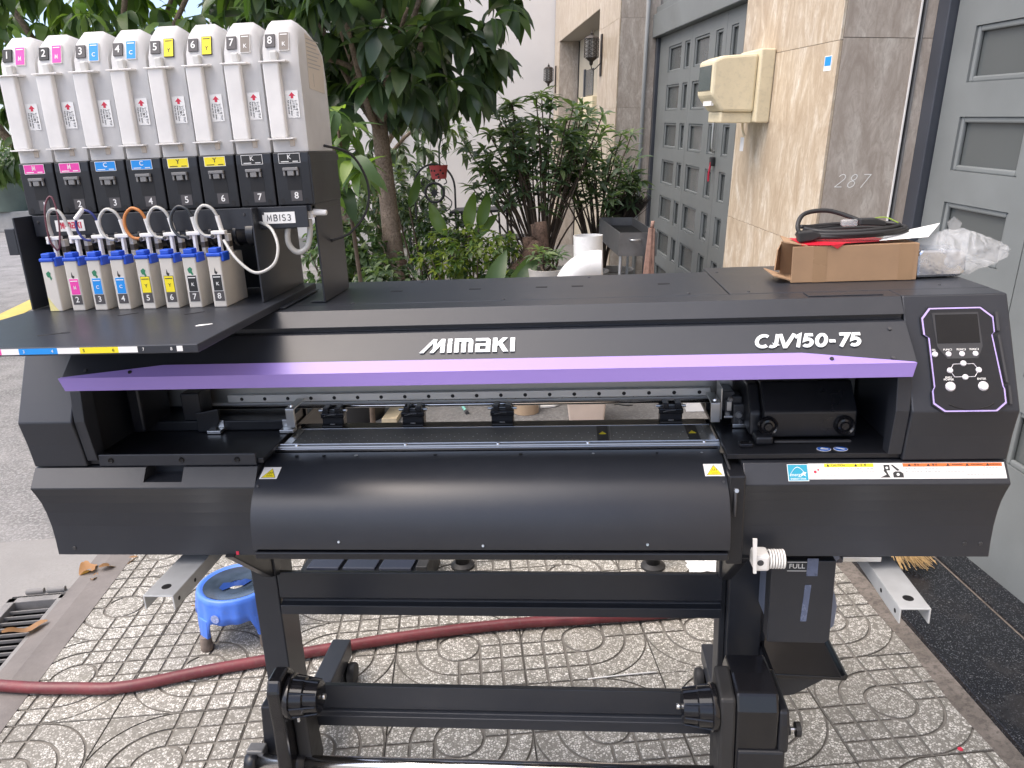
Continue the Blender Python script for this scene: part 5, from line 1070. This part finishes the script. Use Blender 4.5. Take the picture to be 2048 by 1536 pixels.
g1 = leaf_geo(.27, .115, .5, .3, 5); g1b = leaf_geo(.24, .10, .75, .2, 5)
ros.sort(key=lambda M_: M_.translation.y)
singles(ros[:240], [leaf_mesh('leaf', LF_DK, .27, .115, .5, .3, 5), leaf_mesh('leaf', LF_MD, .24, .10, .75, .2, 5), leaf_mesh('leaf', LF_DK, .29, .12, .3, .25, 5)], T1)
rest = ros[240:]; random.shuffle(rest); h_ = len(rest)*6//10; bake('crown', rest[:h_], g1, LF_DK, T1); bake('crown', rest[h_:], g1b, LF_MD, T1)
# ---- street trees behind the tanks
def street_tree(x, y, h, cz, r, n, mat1, mat2, label, L=.22, seed=1, W=.09):
    random.seed(seed); T = thing('street_tree', (x, y, -.03), label, 'tree', 'trees along the street')
    limbs('trunk', [([(x, y, -.05), (x+.05, y, h*.4), (x-.04, y, h)], .10, .05)]+[([(x-.03, y, h*.8), (x+r[0]*.35*math.cos(k), y+r[1]*.35*math.sin(k), h+.3), (x+r[0]*.75*math.cos(k), y+r[1]*.75*math.sin(k), cz+.2*r[2])], .04, .012) for k in (0, 1.1, 2.2, 3.3, 4.4, 5.5)], BARK, T)
    q = []
    for k in range(n): c, n_ = ell((x, y, cz), r, .3); q += rosette(c, (n_+Vector((0, -.1, .3))).normalized(), random.randint(5, 8), L, 1.3, .5)
    random.shuffle(q); h2 = len(q)//2; bake('crown', q[:h2], leaf_geo(L, W, .5, .3, 4), mat1, T); bake('crown', q[h2:], leaf_geo(L*1.1, W, .7, .2, 4), mat2, T); return T
street_tree(-3.9, 5.4, 2.3, 3.35, (1.75, 1.3, 1.15), 230, LF_MD, LF_LT, 'sunlit light green tree rising behind the ink tanks numbered one to four', .24, 4, .10)
street_tree(-2.25, 6.6, 2.5, 3.7, (1.5, 1.3, 1.2), 190, LF_MD, LF_DK, 'taller dark green tree behind the middle ink tanks', .24, 9, .10)
street_tree(-6.1, 7.6, 2.0, 2.75, (1.6, 1.5, 1.2), 190, LF_MD, LF_GY, 'dense low tree hanging over the far pavement beyond the road', .24, 13, .1)
street_tree(-2.9, 10.5, 1.6, 2.0, (1.5, 1.2, 1.3), 170, LF_GY, LF_DK, 'grey green tree far behind the brown trunk', .2, 17, .08)
# ---- sapling with big pale leaves right behind the rack
random.seed(31); SX, SY = -1.08, 2.9
SP = thing('sapling', (SX, SY, -.03), 'sapling with big bright green leaves close behind the ink rack', 'plant'); limbs('stem', [([(SX, SY, -.03), (SX+.02, SY, .8), (SX-.03, SY, 1.9)], .018, .008)], TWIG, SP)
q = []
for k in range(15):
    c = Vector((SX+random.uniform(-.16, .14), SY+random.uniform(-.25, .25), random.choice((.72, .85, 1.5, 1.6, 1.66, 1.72, 1.78, 1.84, 1.9)))); q += rosette(c, Vector((random.uniform(-.3, .5), -.3, .8)).normalized(), 6, .22, 1.3, .55)
singles(q, [leaf_mesh('leaf', LF_LT, .18, .075, .5, .25, 5), leaf_mesh('leaf', LF_MD, .2, .08, .7, .2, 5)], SP)
# ---- oleander like shrub in a planter
def stick_shrub(x, y, zb, zt, rx, ry, nst, L, W, mats, label, seed, pot=None, whorl=9, name='shrub', per=5):
    random.seed(seed); T = thing(name, (x, y, zb), label, 'shrub'); segs = []; q = []
    for k in range(nst):
        a = random.uniform(0, 2*math.pi); rr = math.sqrt(random.random()); ex, ey = x+rx*rr*math.cos(a), y+ry*rr*math.sin(a); ez = zb+(zt-zb)*random.uniform(.58, 1)*(1-.2*rr)
        mid = (x+(ex-x)*.45+random.uniform(-.05, .05), y+(ey-y)*.45, zb+(ez-zb)*.55); segs.append(([(x+random.uniform(-.05, .05), y+random.uniform(-.05, .05), zb), mid, (ex, ey, ez)], .011, .004))
        for j in range(per):
            t = 1-j*.11*random.uniform(.7, 1.4); p = Vector(mid).lerp(Vector((ex, ey, ez)), max(.2, t*2-1)) if t > .5 else Vector(mid); p += Vector((random.uniform(-1, 1), random.uniform(-1, 1), random.uniform(-.5, .5)))*.05*(j > 0)
            q += rosette(p, Vector((random.uniform(-.4, .4), random.uniform(-.5, .2), 1)).normalized(), whorl, L, 1.25, .25)
    limbs('stems', segs, TWIG, T); random.shuffle(q); n = len(q)//len(mats)
    for i, m_ in enumerate(mats): bake('foliage', q[i*n:(i+1)*n], leaf_geo(L, W, .35, .3, 3), m_, T)
    return T
stick_shrub(-.14, 5.15, .55, 2.22, .74, .55, 58, .15, .040, [LF_OL, LF_GY, LF_OL], 'tall narrow leaved shrub with many bare stems before the white wall', 41, per=3, whorl=10)
stick_shrub(.34, 5.6, .5, 2.0, .42, .38, 30, .15, .038, [LF_OL, LF_GY], 'narrow leaved shrub leaning to the stone pillar', 43, per=3)
# low planting
def bush(x, y, z, r, n, L, W, mats, label, seed, name='bush', wh=6):
    random.seed(seed); T = thing(name, (x, y, -.03), label, 'bush'); q = []
    limbs('stems', [([(x+random.uniform(-.03, .03), y, -.03), (x+r[0]*.4*math.cos(k), y+r[1]*.4*math.sin(k), z*.6), (x+r[0]*.8*math.cos(k), y+r[1]*.8*math.sin(k), z)], .010, .003) for k in range(7)], TWIG, T)
    for k in range(int(n*1.7)): c, n_ = ell((x, y, z-.08), r, .15); q += rosette(c, (n_+Vector((0, 0, .5))).normalized(), wh, L, 1.3, .3)
    random.shuffle(q); k = len(q)//len(mats)
    for i, m_ in enumerate(mats): bake('foliage', q[i*k:(i+1)*k], leaf_geo(L, W, .4, .3, 3), m_, T)
bush(-.62, 4.2, .95, (.45, .35, .3), 150, .07, .03, [LF_YL, LF_MD, LF_YL], 'low bush of small yellow green leaves beside the trunk', 51)
bush(-1.15, 3.9, .8, (.3, .3, .3), 90, .08, .04, [LF_GY, LF_DK], 'low bush of round grey green leaves in front of the trunk', 52)
bush(-1.62, 4.4, 1.0, (.35, .3, .38), 120, .08, .045, [LF_GY, LF_MD], 'round leaved bush left of the brown trunk', 53)
bush(-1.05, 5.4, 1.0, (.33, .3, .3), 120, .07, .035, [LF_DK, LF_MD], 'dark compact bush under the hanging red pot', 54)
bush(-.3, 4.0, .72, (.35, .3, .2), 80, .1, .045, [LF_MD, LF_DK], 'dark spreading ground bush near the stump', 55)
bush(-2.1, 8.4, 1.2, (.6, .5, .5), 130, .12, .05, [LF_GY, LF_DK], 'grey green bush far behind beside the street', 56)
# big paddle leaves
def paddle(x, y, z, hts, label, seed, L=.42, W=.13, m_=LF_LT):
    random.seed(seed); T = thing('paddle_leaf_plant', (x, y, -.03), label, 'plant'); q = []
    for k, (dx, h_, ln) in enumerate(hts): MB().tube([(x+dx*.3, y, -.03), (x+dx*.7, y, h_*.6), (x+dx, y, h_)], .008, 6, 4).out('stem', TWIG, T, smooth=True); q.append(orient(Vector((x+dx, y, h_)), Vector((ln, -.25, 1)), up=Vector((random.uniform(-.4, .4), -1, .2)), s=random.uniform(.85, 1.1)))
    singles(q, [leaf_mesh('leaf', m_, L, W, .6, .55, 7)], T)
paddle(-.70, 4.7, 1., [(.02, 1.08, .15), (.10, 1.10, .45), (-.15, 1.04, -.6), (.05, 1.0, .9)], 'plant with upright pale green paddle leaves before the white wall', 61, .30, .105)
paddle(-1.0, 5.0, 1., [(-.2, 1.25, .5), (-.3, 1.2, -.3)], 'plant with arching green paddle leaves behind the trunk', 62, .32, .09, m_=LF_MD)
paddle(-.42, 3.7, .8, [(.0, .72, .3), (.1, .68, .7), (.18, .64, .2)], 'plant with broad dark paddle leaves near the stump', 63, .36, .14, LF_MD)
# old stump, planters, hanging pot
random.seed(70); SM = thing('tree_stump', (-.12, 4.35, -.03), 'twisted brown stump and root beside the round planter', 'stump')
limbs('stump', [([(-.10+.05*math.cos(k*1.3), 4.4+.05*math.sin(k*1.3), -.05), (-.12+.06*math.cos(k*1.3+.5), 4.4+.06*math.sin(k*1.3+.5), .5), (-.15+.05*math.cos(k*1.3+1.2), 4.4+.05*math.sin(k*1.3+1.2), random.uniform(.95, 1.15))], .075, .045) for k in range(6)], BARKD, SM); limbs('root', [([(-.55, 4.05, .58), (-.38, 4.1, .72), (-.22, 4.2, .86), (-.12, 4.3, 1.0)], .09, .05), ([(-.2, 4.1, .55), (-.16, 4.2, .75), (-.14, 4.3, .95)], .08, .05)], BARKD, SM)
def planter(x, y, r, z0, z1, mat, label, name='planter', extra=None):
    T = thing(name, (x, y, z0), label, 'planter'); lathe('pot', [(0, 0), (r*.8, 0), (r*.92, (z1-z0)*.5), (r, (z1-z0)*.93), (r*1.04, z1-z0), (r*.93, z1-z0), (r*.9, (z1-z0)*.9), (0, (z1-z0)*.88)], (x, y, z0), (0, 0, 1), mat, T, 32); lathe('soil', [(0, 0), (r*.9, 0)], (x, y, z0+(z1-z0)*.91), (0, 0, 1), pm('soil', (.05, .035, .025), .95, var=.4, vs=30), T, 24); return T
planter(-.02, 3.75, .135, -.02, .90, CONC_POT, 'round grey concrete planter right before the brown stump'); planter(.12, 5.15, .30, -.02, .66, CONC_POT, 'wide grey concrete planter holding the tall narrow leaved shrub'); planter(.42, 5.6, .24, -.02, .60, CONC_POT, 'concrete planter against the stone pillar with a leaning shrub')
stick_shrub(-.02, 3.75, .86, 1.06, .10, .10, 5, .10, .024, [LF_OL], 'short plant in the round concrete planter by the stump', 44, per=2, name='potted_plant')
HP = thing('hanging_pot', (-.85, 4.5, 1.48), 'small red pot with round holes hanging on wires with an orchid', 'hanging pot')
lathe('pot', [(0, 0), (.052, 0), (.056, .01), (.070, .095), (.072, .098), (.066, .098), (.052, .01)], (-.85, 4.5, 1.48), (0, 0, 1), RPOT, HP, 24)
for a, z in ((-1.9, .06), (-1.5, .035), (-1.2, .062), (-1.75, .03), (-2.3, .062), (-.9, .04), (-1.45, .015)):
    c_, s_ = math.cos(a), math.sin(a); r_ = .0545+.016*z/.095; MB().cyl((-.85+c_*r_*.97, 4.5+s_*r_*.97, 1.48+z), (-.85+c_*(r_+.0025), 4.5+s_*(r_+.0025), 1.48+z), .0075, None, 10).out('hole', INK, HP)
for dx, dy in ((-.065, 0), (.065, 0), (0, .065)): MB().cyl((-.85+dx, 4.5+dy, 1.575), (-.85, 4.5, 2.1), .0015, None, 4).out('wire', IRON, HP)
tube('orchid_stem', [(-.84, 4.5, 1.57), (-.835, 4.5, 1.70), (-.81, 4.5, 1.80), (-.83, 4.5, 1.88)], .007, LF_DK, HP, 6); tube('orchid_stem', [(-.87, 4.5, 1.57), (-.91, 4.48, 1.65), (-.95, 4.47, 1.72)], .006, LF_MD, HP, 6)
singles([orient(Vector((-.835+.004*k, 4.5, 1.62+.04*k)), Vector((1, -.3, .85)), s=1-.05*k) for k in range(6)]+[orient(Vector((-.84, 4.5, 1.64+.03*k)), Vector((-1, -.3, .5)), s=.8) for k in range(2)]+[orient(Vector((-.95, 4.47, 1.72)), Vector((-.6+.4*k, -.4, .3-.5*k)), s=.8) for k in range(3)]+[orient(Vector((-.86, 4.45, 1.575)), Vector((.9, -.4, .1)), s=.6)], [leaf_mesh('leaf', LF_DK, .12, .032, .22, .25, 4)], HP)
# iron chairs with round star backs
def iron_chair(x, y, z, label):
    T = thing('iron_chair', (x, y, -.03), label, 'chair', 'wrought iron garden chairs'); m = MB()
    m.tube([(x+.21*math.cos(a), y, z+.24*math.sin(a)+.02) for a in [math.pi*(i/12) for i in range(13)]], .011, 6, 2); m.tube([(x-.21, y, z+.02), (x-.2, y, z-.6), (x-.22, y+.02, -.03)], .011, 6, 3); m.tube([(x+.21, y, z+.02), (x+.2, y, z-.6), (x+.22, y+.02, -.03)], .011, 6, 3)
    m.out('back_frame', IRON, T, smooth=True)
    MB().tube([(x+.095*math.cos(2*math.pi*i/16), y, z-.02+.095*math.sin(2*math.pi*i/16)) for i in range(16)], .014, 6, 2, True).out('ring', IRON, T, smooth=True)
    F_ = Frame((x, y-.004, z-.02), (1, 0, 0), (0, 0, 1)); polys('star', F_, [[((.055 if i % 2 == 0 else .025)*math.cos(math.pi*i/8), (.055 if i % 2 == 0 else .025)*math.sin(math.pi*i/8)) for i in range(16)]], IRON, T, 0, .01)
    m = MB()
    for s in (-1, 1): m.tube([(x+s*.04, y, z+.09), (x+s*.10, y, z+.13), (x+s*.13, y, z+.08), (x+s*.10, y, z+.06)], .006, 5, 4); m.tube([(x+s*.10, y, z-.05), (x+s*.17, y, z-.12), (x+s*.12, y, z-.2), (x+s*.05, y, z-.14)], .006, 5, 4)
    m.out('scrolls', IRON, T, smooth=True); m = MB(); m.box(x-.21, x+.21, y-.42, y, z-.42, z-.40)
    for s in (-.2, .2): m.cyl((x+s, y-.4, -.03), (x+s, y-.4, z-.4), .011, None, 6)
    m.out('seat', IRON, T)
iron_chair(-1.27, 6.6, 1.30, 'black wrought iron chair with star ring back below the hanging red pot'); iron_chair(-.42, 6.6, 1.24, 'black wrought iron chair with star ring back behind the narrow leaved shrub')
tb_ = thing('iron_table', (-.85, 6.4, -.03), 'dark iron table with thin legs between the wrought iron chairs', 'table'); box('table_top', -1.05, -.45, 6.1, 6.6, 1.10, 1.125, IRON, tb_, .004)
for x, y in ((-1.0, 6.15), (-.5, 6.15), (-1.0, 6.55), (-.5, 6.55)): cyl('leg', (x*.94-.03, y, -.03), (x, y, 1.10), .012, IRON, tb_, n=8)
# ---- things seen over and through the printer
BN = thing('plastic_bin', (.21, 3.3, -.02), 'tapered beige plastic bin behind the printer', 'bin'); V = []
for z, k in ((-.02, .105), (.62, .17)): V += [(.21+k*a, 3.3+k*b, z) for a, b in ((-1, -1), (1, -1), (1, 1), (-1, 1))]
mo('tub', V, [(0, 1, 2, 3), (0, 1, 5, 4), (1, 2, 6, 5), (2, 3, 7, 6), (3, 0, 4, 7)], pm('beige_bin', (.55, .45, .38), .5, var=.1, vs=5), BN, bev=.01)
PV = thing('pipe_elbow', (.20, 3.2, .2), 'white plastic pipe elbow standing in the beige bin', 'pipe')
def open_pipe(name, p0, p1, r, mat, parent): o = lathe(name, [(r*.95, 0), (r, 0), (r, (Vector(p1)-Vector(p0)).length), (r*.95, (Vector(p1)-Vector(p0)).length), (r*.95, .01)], p0, Vector(p1)-Vector(p0), mat, parent, 36); return o
open_pipe('pipe', (.235, 3.32, .1), (.235, 3.32, 1.155), .088, PVC, PV)
mo('elbow', *tubev([(.31, 3.12, 1.005)]+[(.28-.17*math.sin(a), 3.12, .84+.165*math.cos(a)) for a in [i*math.pi/2/8 for i in range(9)]]+[(.11, 3.12, .6)], .085, 28, 3), PVC, PV, smooth=True)
bp = planter(-1.33, 3.45, .22, -.02, .30, pm('black_pot', (.015, .015, .016), .4), 'round black plastic pot seen through the printer gap'); bush(-1.33, 3.45, .34, (.2, .15, .08), 25, .12, .035, [LF_MD, LF_YL], 'drooping green plant in the black plastic pot', 57, 'potted_plant')
def simple(name, label, cat, mk): T = thing(name, mk, label, cat); return T
t_ = simple('paving_offcut', 'tan square tile offcut beside the black pot', 'tile', (-1.08, 3.5, -.02)); box('slab', -1.13, -1.03, 3.3, 3.7, -.02, .012, pm('tan_tile', (.5, .42, .28), .7, var=.15, vs=20), t_, .002)
t_ = simple('tape_roll', 'wide brown tape roll with blue core standing on the courtyard', 'tape roll', (-.19, 3.5, -.02)); lathe('roll', [(.05, 0), (.085, 0), (.085, .10), (.05, .10)], (-.19, 3.5, -.02), (0, 0, 1), pm('brown_tape', (.4, .29, .19), .35), t_, 28, True); lathe('core', [(.044, .002), (.05, .002), (.05, .103), (.044, .103)], (-.19, 3.5, -.02), (0, 0, 1), LBLUE, t_, 24, True)
t_ = simple('teal_stick', 'teal plastic stick on the grey courtyard ground', 'stick', (-.62, 3.55, -.02)); m = MB(); m.cyl((-.66, 3.68, -.012), (-.60, 3.50, -.012), .010, None, 8); m.out('rod', pm('teal_plastic', (.25, .6, .52), .4), t_); MB().cyl((-.60, 3.50, -.012), (-.585, 3.46, -.012), .014, None, 8).out('grip', DGR, t_)
t_ = simple('scraper', 'white handled scraper lying near the brown tape roll', 'scraper', (-.05, 3.6, -.02)); prism('blade', [(-.10, 3.55), (.0, 3.58), (.07, 3.66), (.05, 3.68), (-.02, 3.63), (-.10, 3.62)], -.018, -.005, WHT, t_, .002, axis='z')
t_ = simple('pliers', 'steel pliers on the ground right of the beige bin', 'pliers', (.45, 3.6, -.02)); MB().tube([(.40, 3.66, -.01), (.46, 3.6, -.008), (.52, 3.6, -.01)], .010, 6, 4).tube([(.40, 3.62, -.01), (.46, 3.63, -.002), (.53, 3.66, -.01)], .010, 6, 4).out('jaws', STL, t_, smooth=True)
t_ = simple('white_carton', 'small white carton on the courtyard behind the carriage', 'carton', (.92, 3.55, -.02)); box('carton', .86, .98, 3.45, 3.62, -.021, .10, WHTD, t_, .003)
# dark panels lying behind the stand
DP = thing('slatted_panel', (-.76, 1.3, 0), 'dark blue slatted panel lying behind the stand under the printer', 'panel')
for k in range(3):
    x = -.93+k*.148; mo('slat', [(x, 1.26, .10), (x+.13, 1.26, .10), (x+.145, 1.44, .10), (x+.015, 1.44, .10), (x, 1.26, .085), (x+.13, 1.26, .085), (x+.145, 1.44, .085), (x+.015, 1.44, .085)], [(0, 1, 2, 3), (4, 5, 6, 7), (0, 1, 5, 4), (1, 2, 6, 5), (2, 3, 7, 6), (3, 0, 4, 7)], pm('blue_black_panel', (.03, .036, .055), .25), DP, bev=.002)
box('frame', -.96, -.47, 1.25, 1.48, .0, .084, BLK2, DP, .003); box('end_bar', -.475, -.43, 1.22, 1.48, 0, .13, RUB, DP, .004)
t_ = simple('steel_post', 'black post foot standing on the tiles behind the upper stand rail', 'post', (-.33, 1.45, 0)); cyl('post', (-.33, 1.45, 0), (-.33, 1.45, .34), .03, RUB, t_); lathe('flange', [(0, 0), (.05, 0), (.05, .01), (.03, .02)], (-.33, 1.45, 0), (0, 0, 1), RUB, t_, 20)
t_ = simple('steel_post', 'black post beside the crumpled white paper behind the stand', 'post', (.46, 1.45, 0)); cyl('post', (.46, 1.45, 0), (.46, 1.45, .34), .028, RUB, t_); lathe('flange', [(0, 0), (.05, 0), (.05, .01), (.028, .02)], (.46, 1.45, 0), (0, 0, 1), RUB, t_, 20)
random.seed(77); pp = thing('crumpled_paper', (.68, 1.45, 0), 'crumpled white paper on the tiles behind the right leg', 'paper'); V = []; F_ = []
for i in range(9):
    for j in range(9): V.append((.60+.02*i+random.uniform(-.008, .008), 1.36+.022*j+random.uniform(-.008, .008), .004+random.uniform(0, .05)*math.sin(math.pi*i/8)*math.sin(math.pi*j/8)+.03*math.sin(math.pi*i/8)))
for i in range(8):
    for j in range(8): F_.append((i*9+j, i*9+j+1, (i+1)*9+j+1, (i+1)*9+j))
mo('sheet', V, F_, WHTD, pp)
# ---- across the street
fw = thing('boundary_wall', (-16, 22.2, -.03), 'grey rendered boundary wall across the road', 'wall'); box('wall', -26, -5, 22.2, 22.5, -.04, 1.9, LOWW, fw, .02); box('plinth', -26, -5, 20.4, 22.19, -.04, .55, LOWW, fw, .03)
planter(-16.6, 20.9, .75, .55, 1.35, pm('green_bowl', (.12, .15, .12), .7, var=.2, vs=2), 'broad grey green bowl planter before the boundary wall', 'bowl_planter')
bush(-16.4, 21, 1.9, (1.2, .8, .6), 90, .3, .12, [LF_MD, LF_GY], 'leafy plant in the bowl planter across the road', 58, 'potted_plant'); bush(-14.9, 21.6, 2.2, (1., .6, .5), 70, .3, .1, [LF_GY, LF_DK], 'grey green bush on the boundary wall top', 59)
CR = thing('parked_car', (-5.0, 14.5, -.035), 'white parked car with dark windows seen behind the sapling leaves', 'car'); cx_, cy_ = -5.0, 14.5
prism('body', [(cy_-1.9, .25), (cy_-2.0, .65), (cy_-1.9, .95), (cy_-1.0, 1.02), (cy_+1.6, 1.02), (cy_+2.0, .9), (cy_+2.0, .25)], cx_-.85, cx_+.85, pm('white_car_paint', (.7, .7, .7), .25, coat=.5), CR, .06); prism('cabin', [(cy_-1.0, 1.02), (cy_-.45, 1.5), (cy_+1.0, 1.52), (cy_+1.6, 1.02)], cx_-.74, cx_+.74, pm('white_car_paint', (.7, .7, .7), .25), CR, .05)
prism('windscreen', [(cy_-1.01, 1.08), (cy_-.54, 1.46), (cy_-.5, 1.46), (cy_-.9, 1.08)], cx_-.66, cx_+.66, SCR, CR, 0)
for s in (-1, 1):
    prism('side_window', [(cy_-.8, 1.08), (cy_-.4, 1.44), (cy_+.9, 1.46), (cy_+1.35, 1.08)], cx_+s*.745-.004, cx_+s*.745+.004, SCR, CR, 0); box('headlight', cx_+s*.6-.14, cx_+s*.6+.14, cy_-2.02, cy_-1.93, .68, .82, LGL, CR, .02)
    for y in (-1.2, 1.25): w_ = lathe('wheel', [(0, .0), (.2, 0), (.3, .01), (.32, .05), (.32, .17), (.3, .2), (0, .2)], (cx_+s*.66, cy_+y, .285), (s, 0, 0), RUB, CR, 24); lathe('rim', [(0, .215), (.12, .21), (.2, .202)], (cx_+s*.66, cy_+y, .285), (s, 0, 0), STL, w_, 20)
flush_text()
for o in S.objects:
    if '_off' in o: del o['_off']
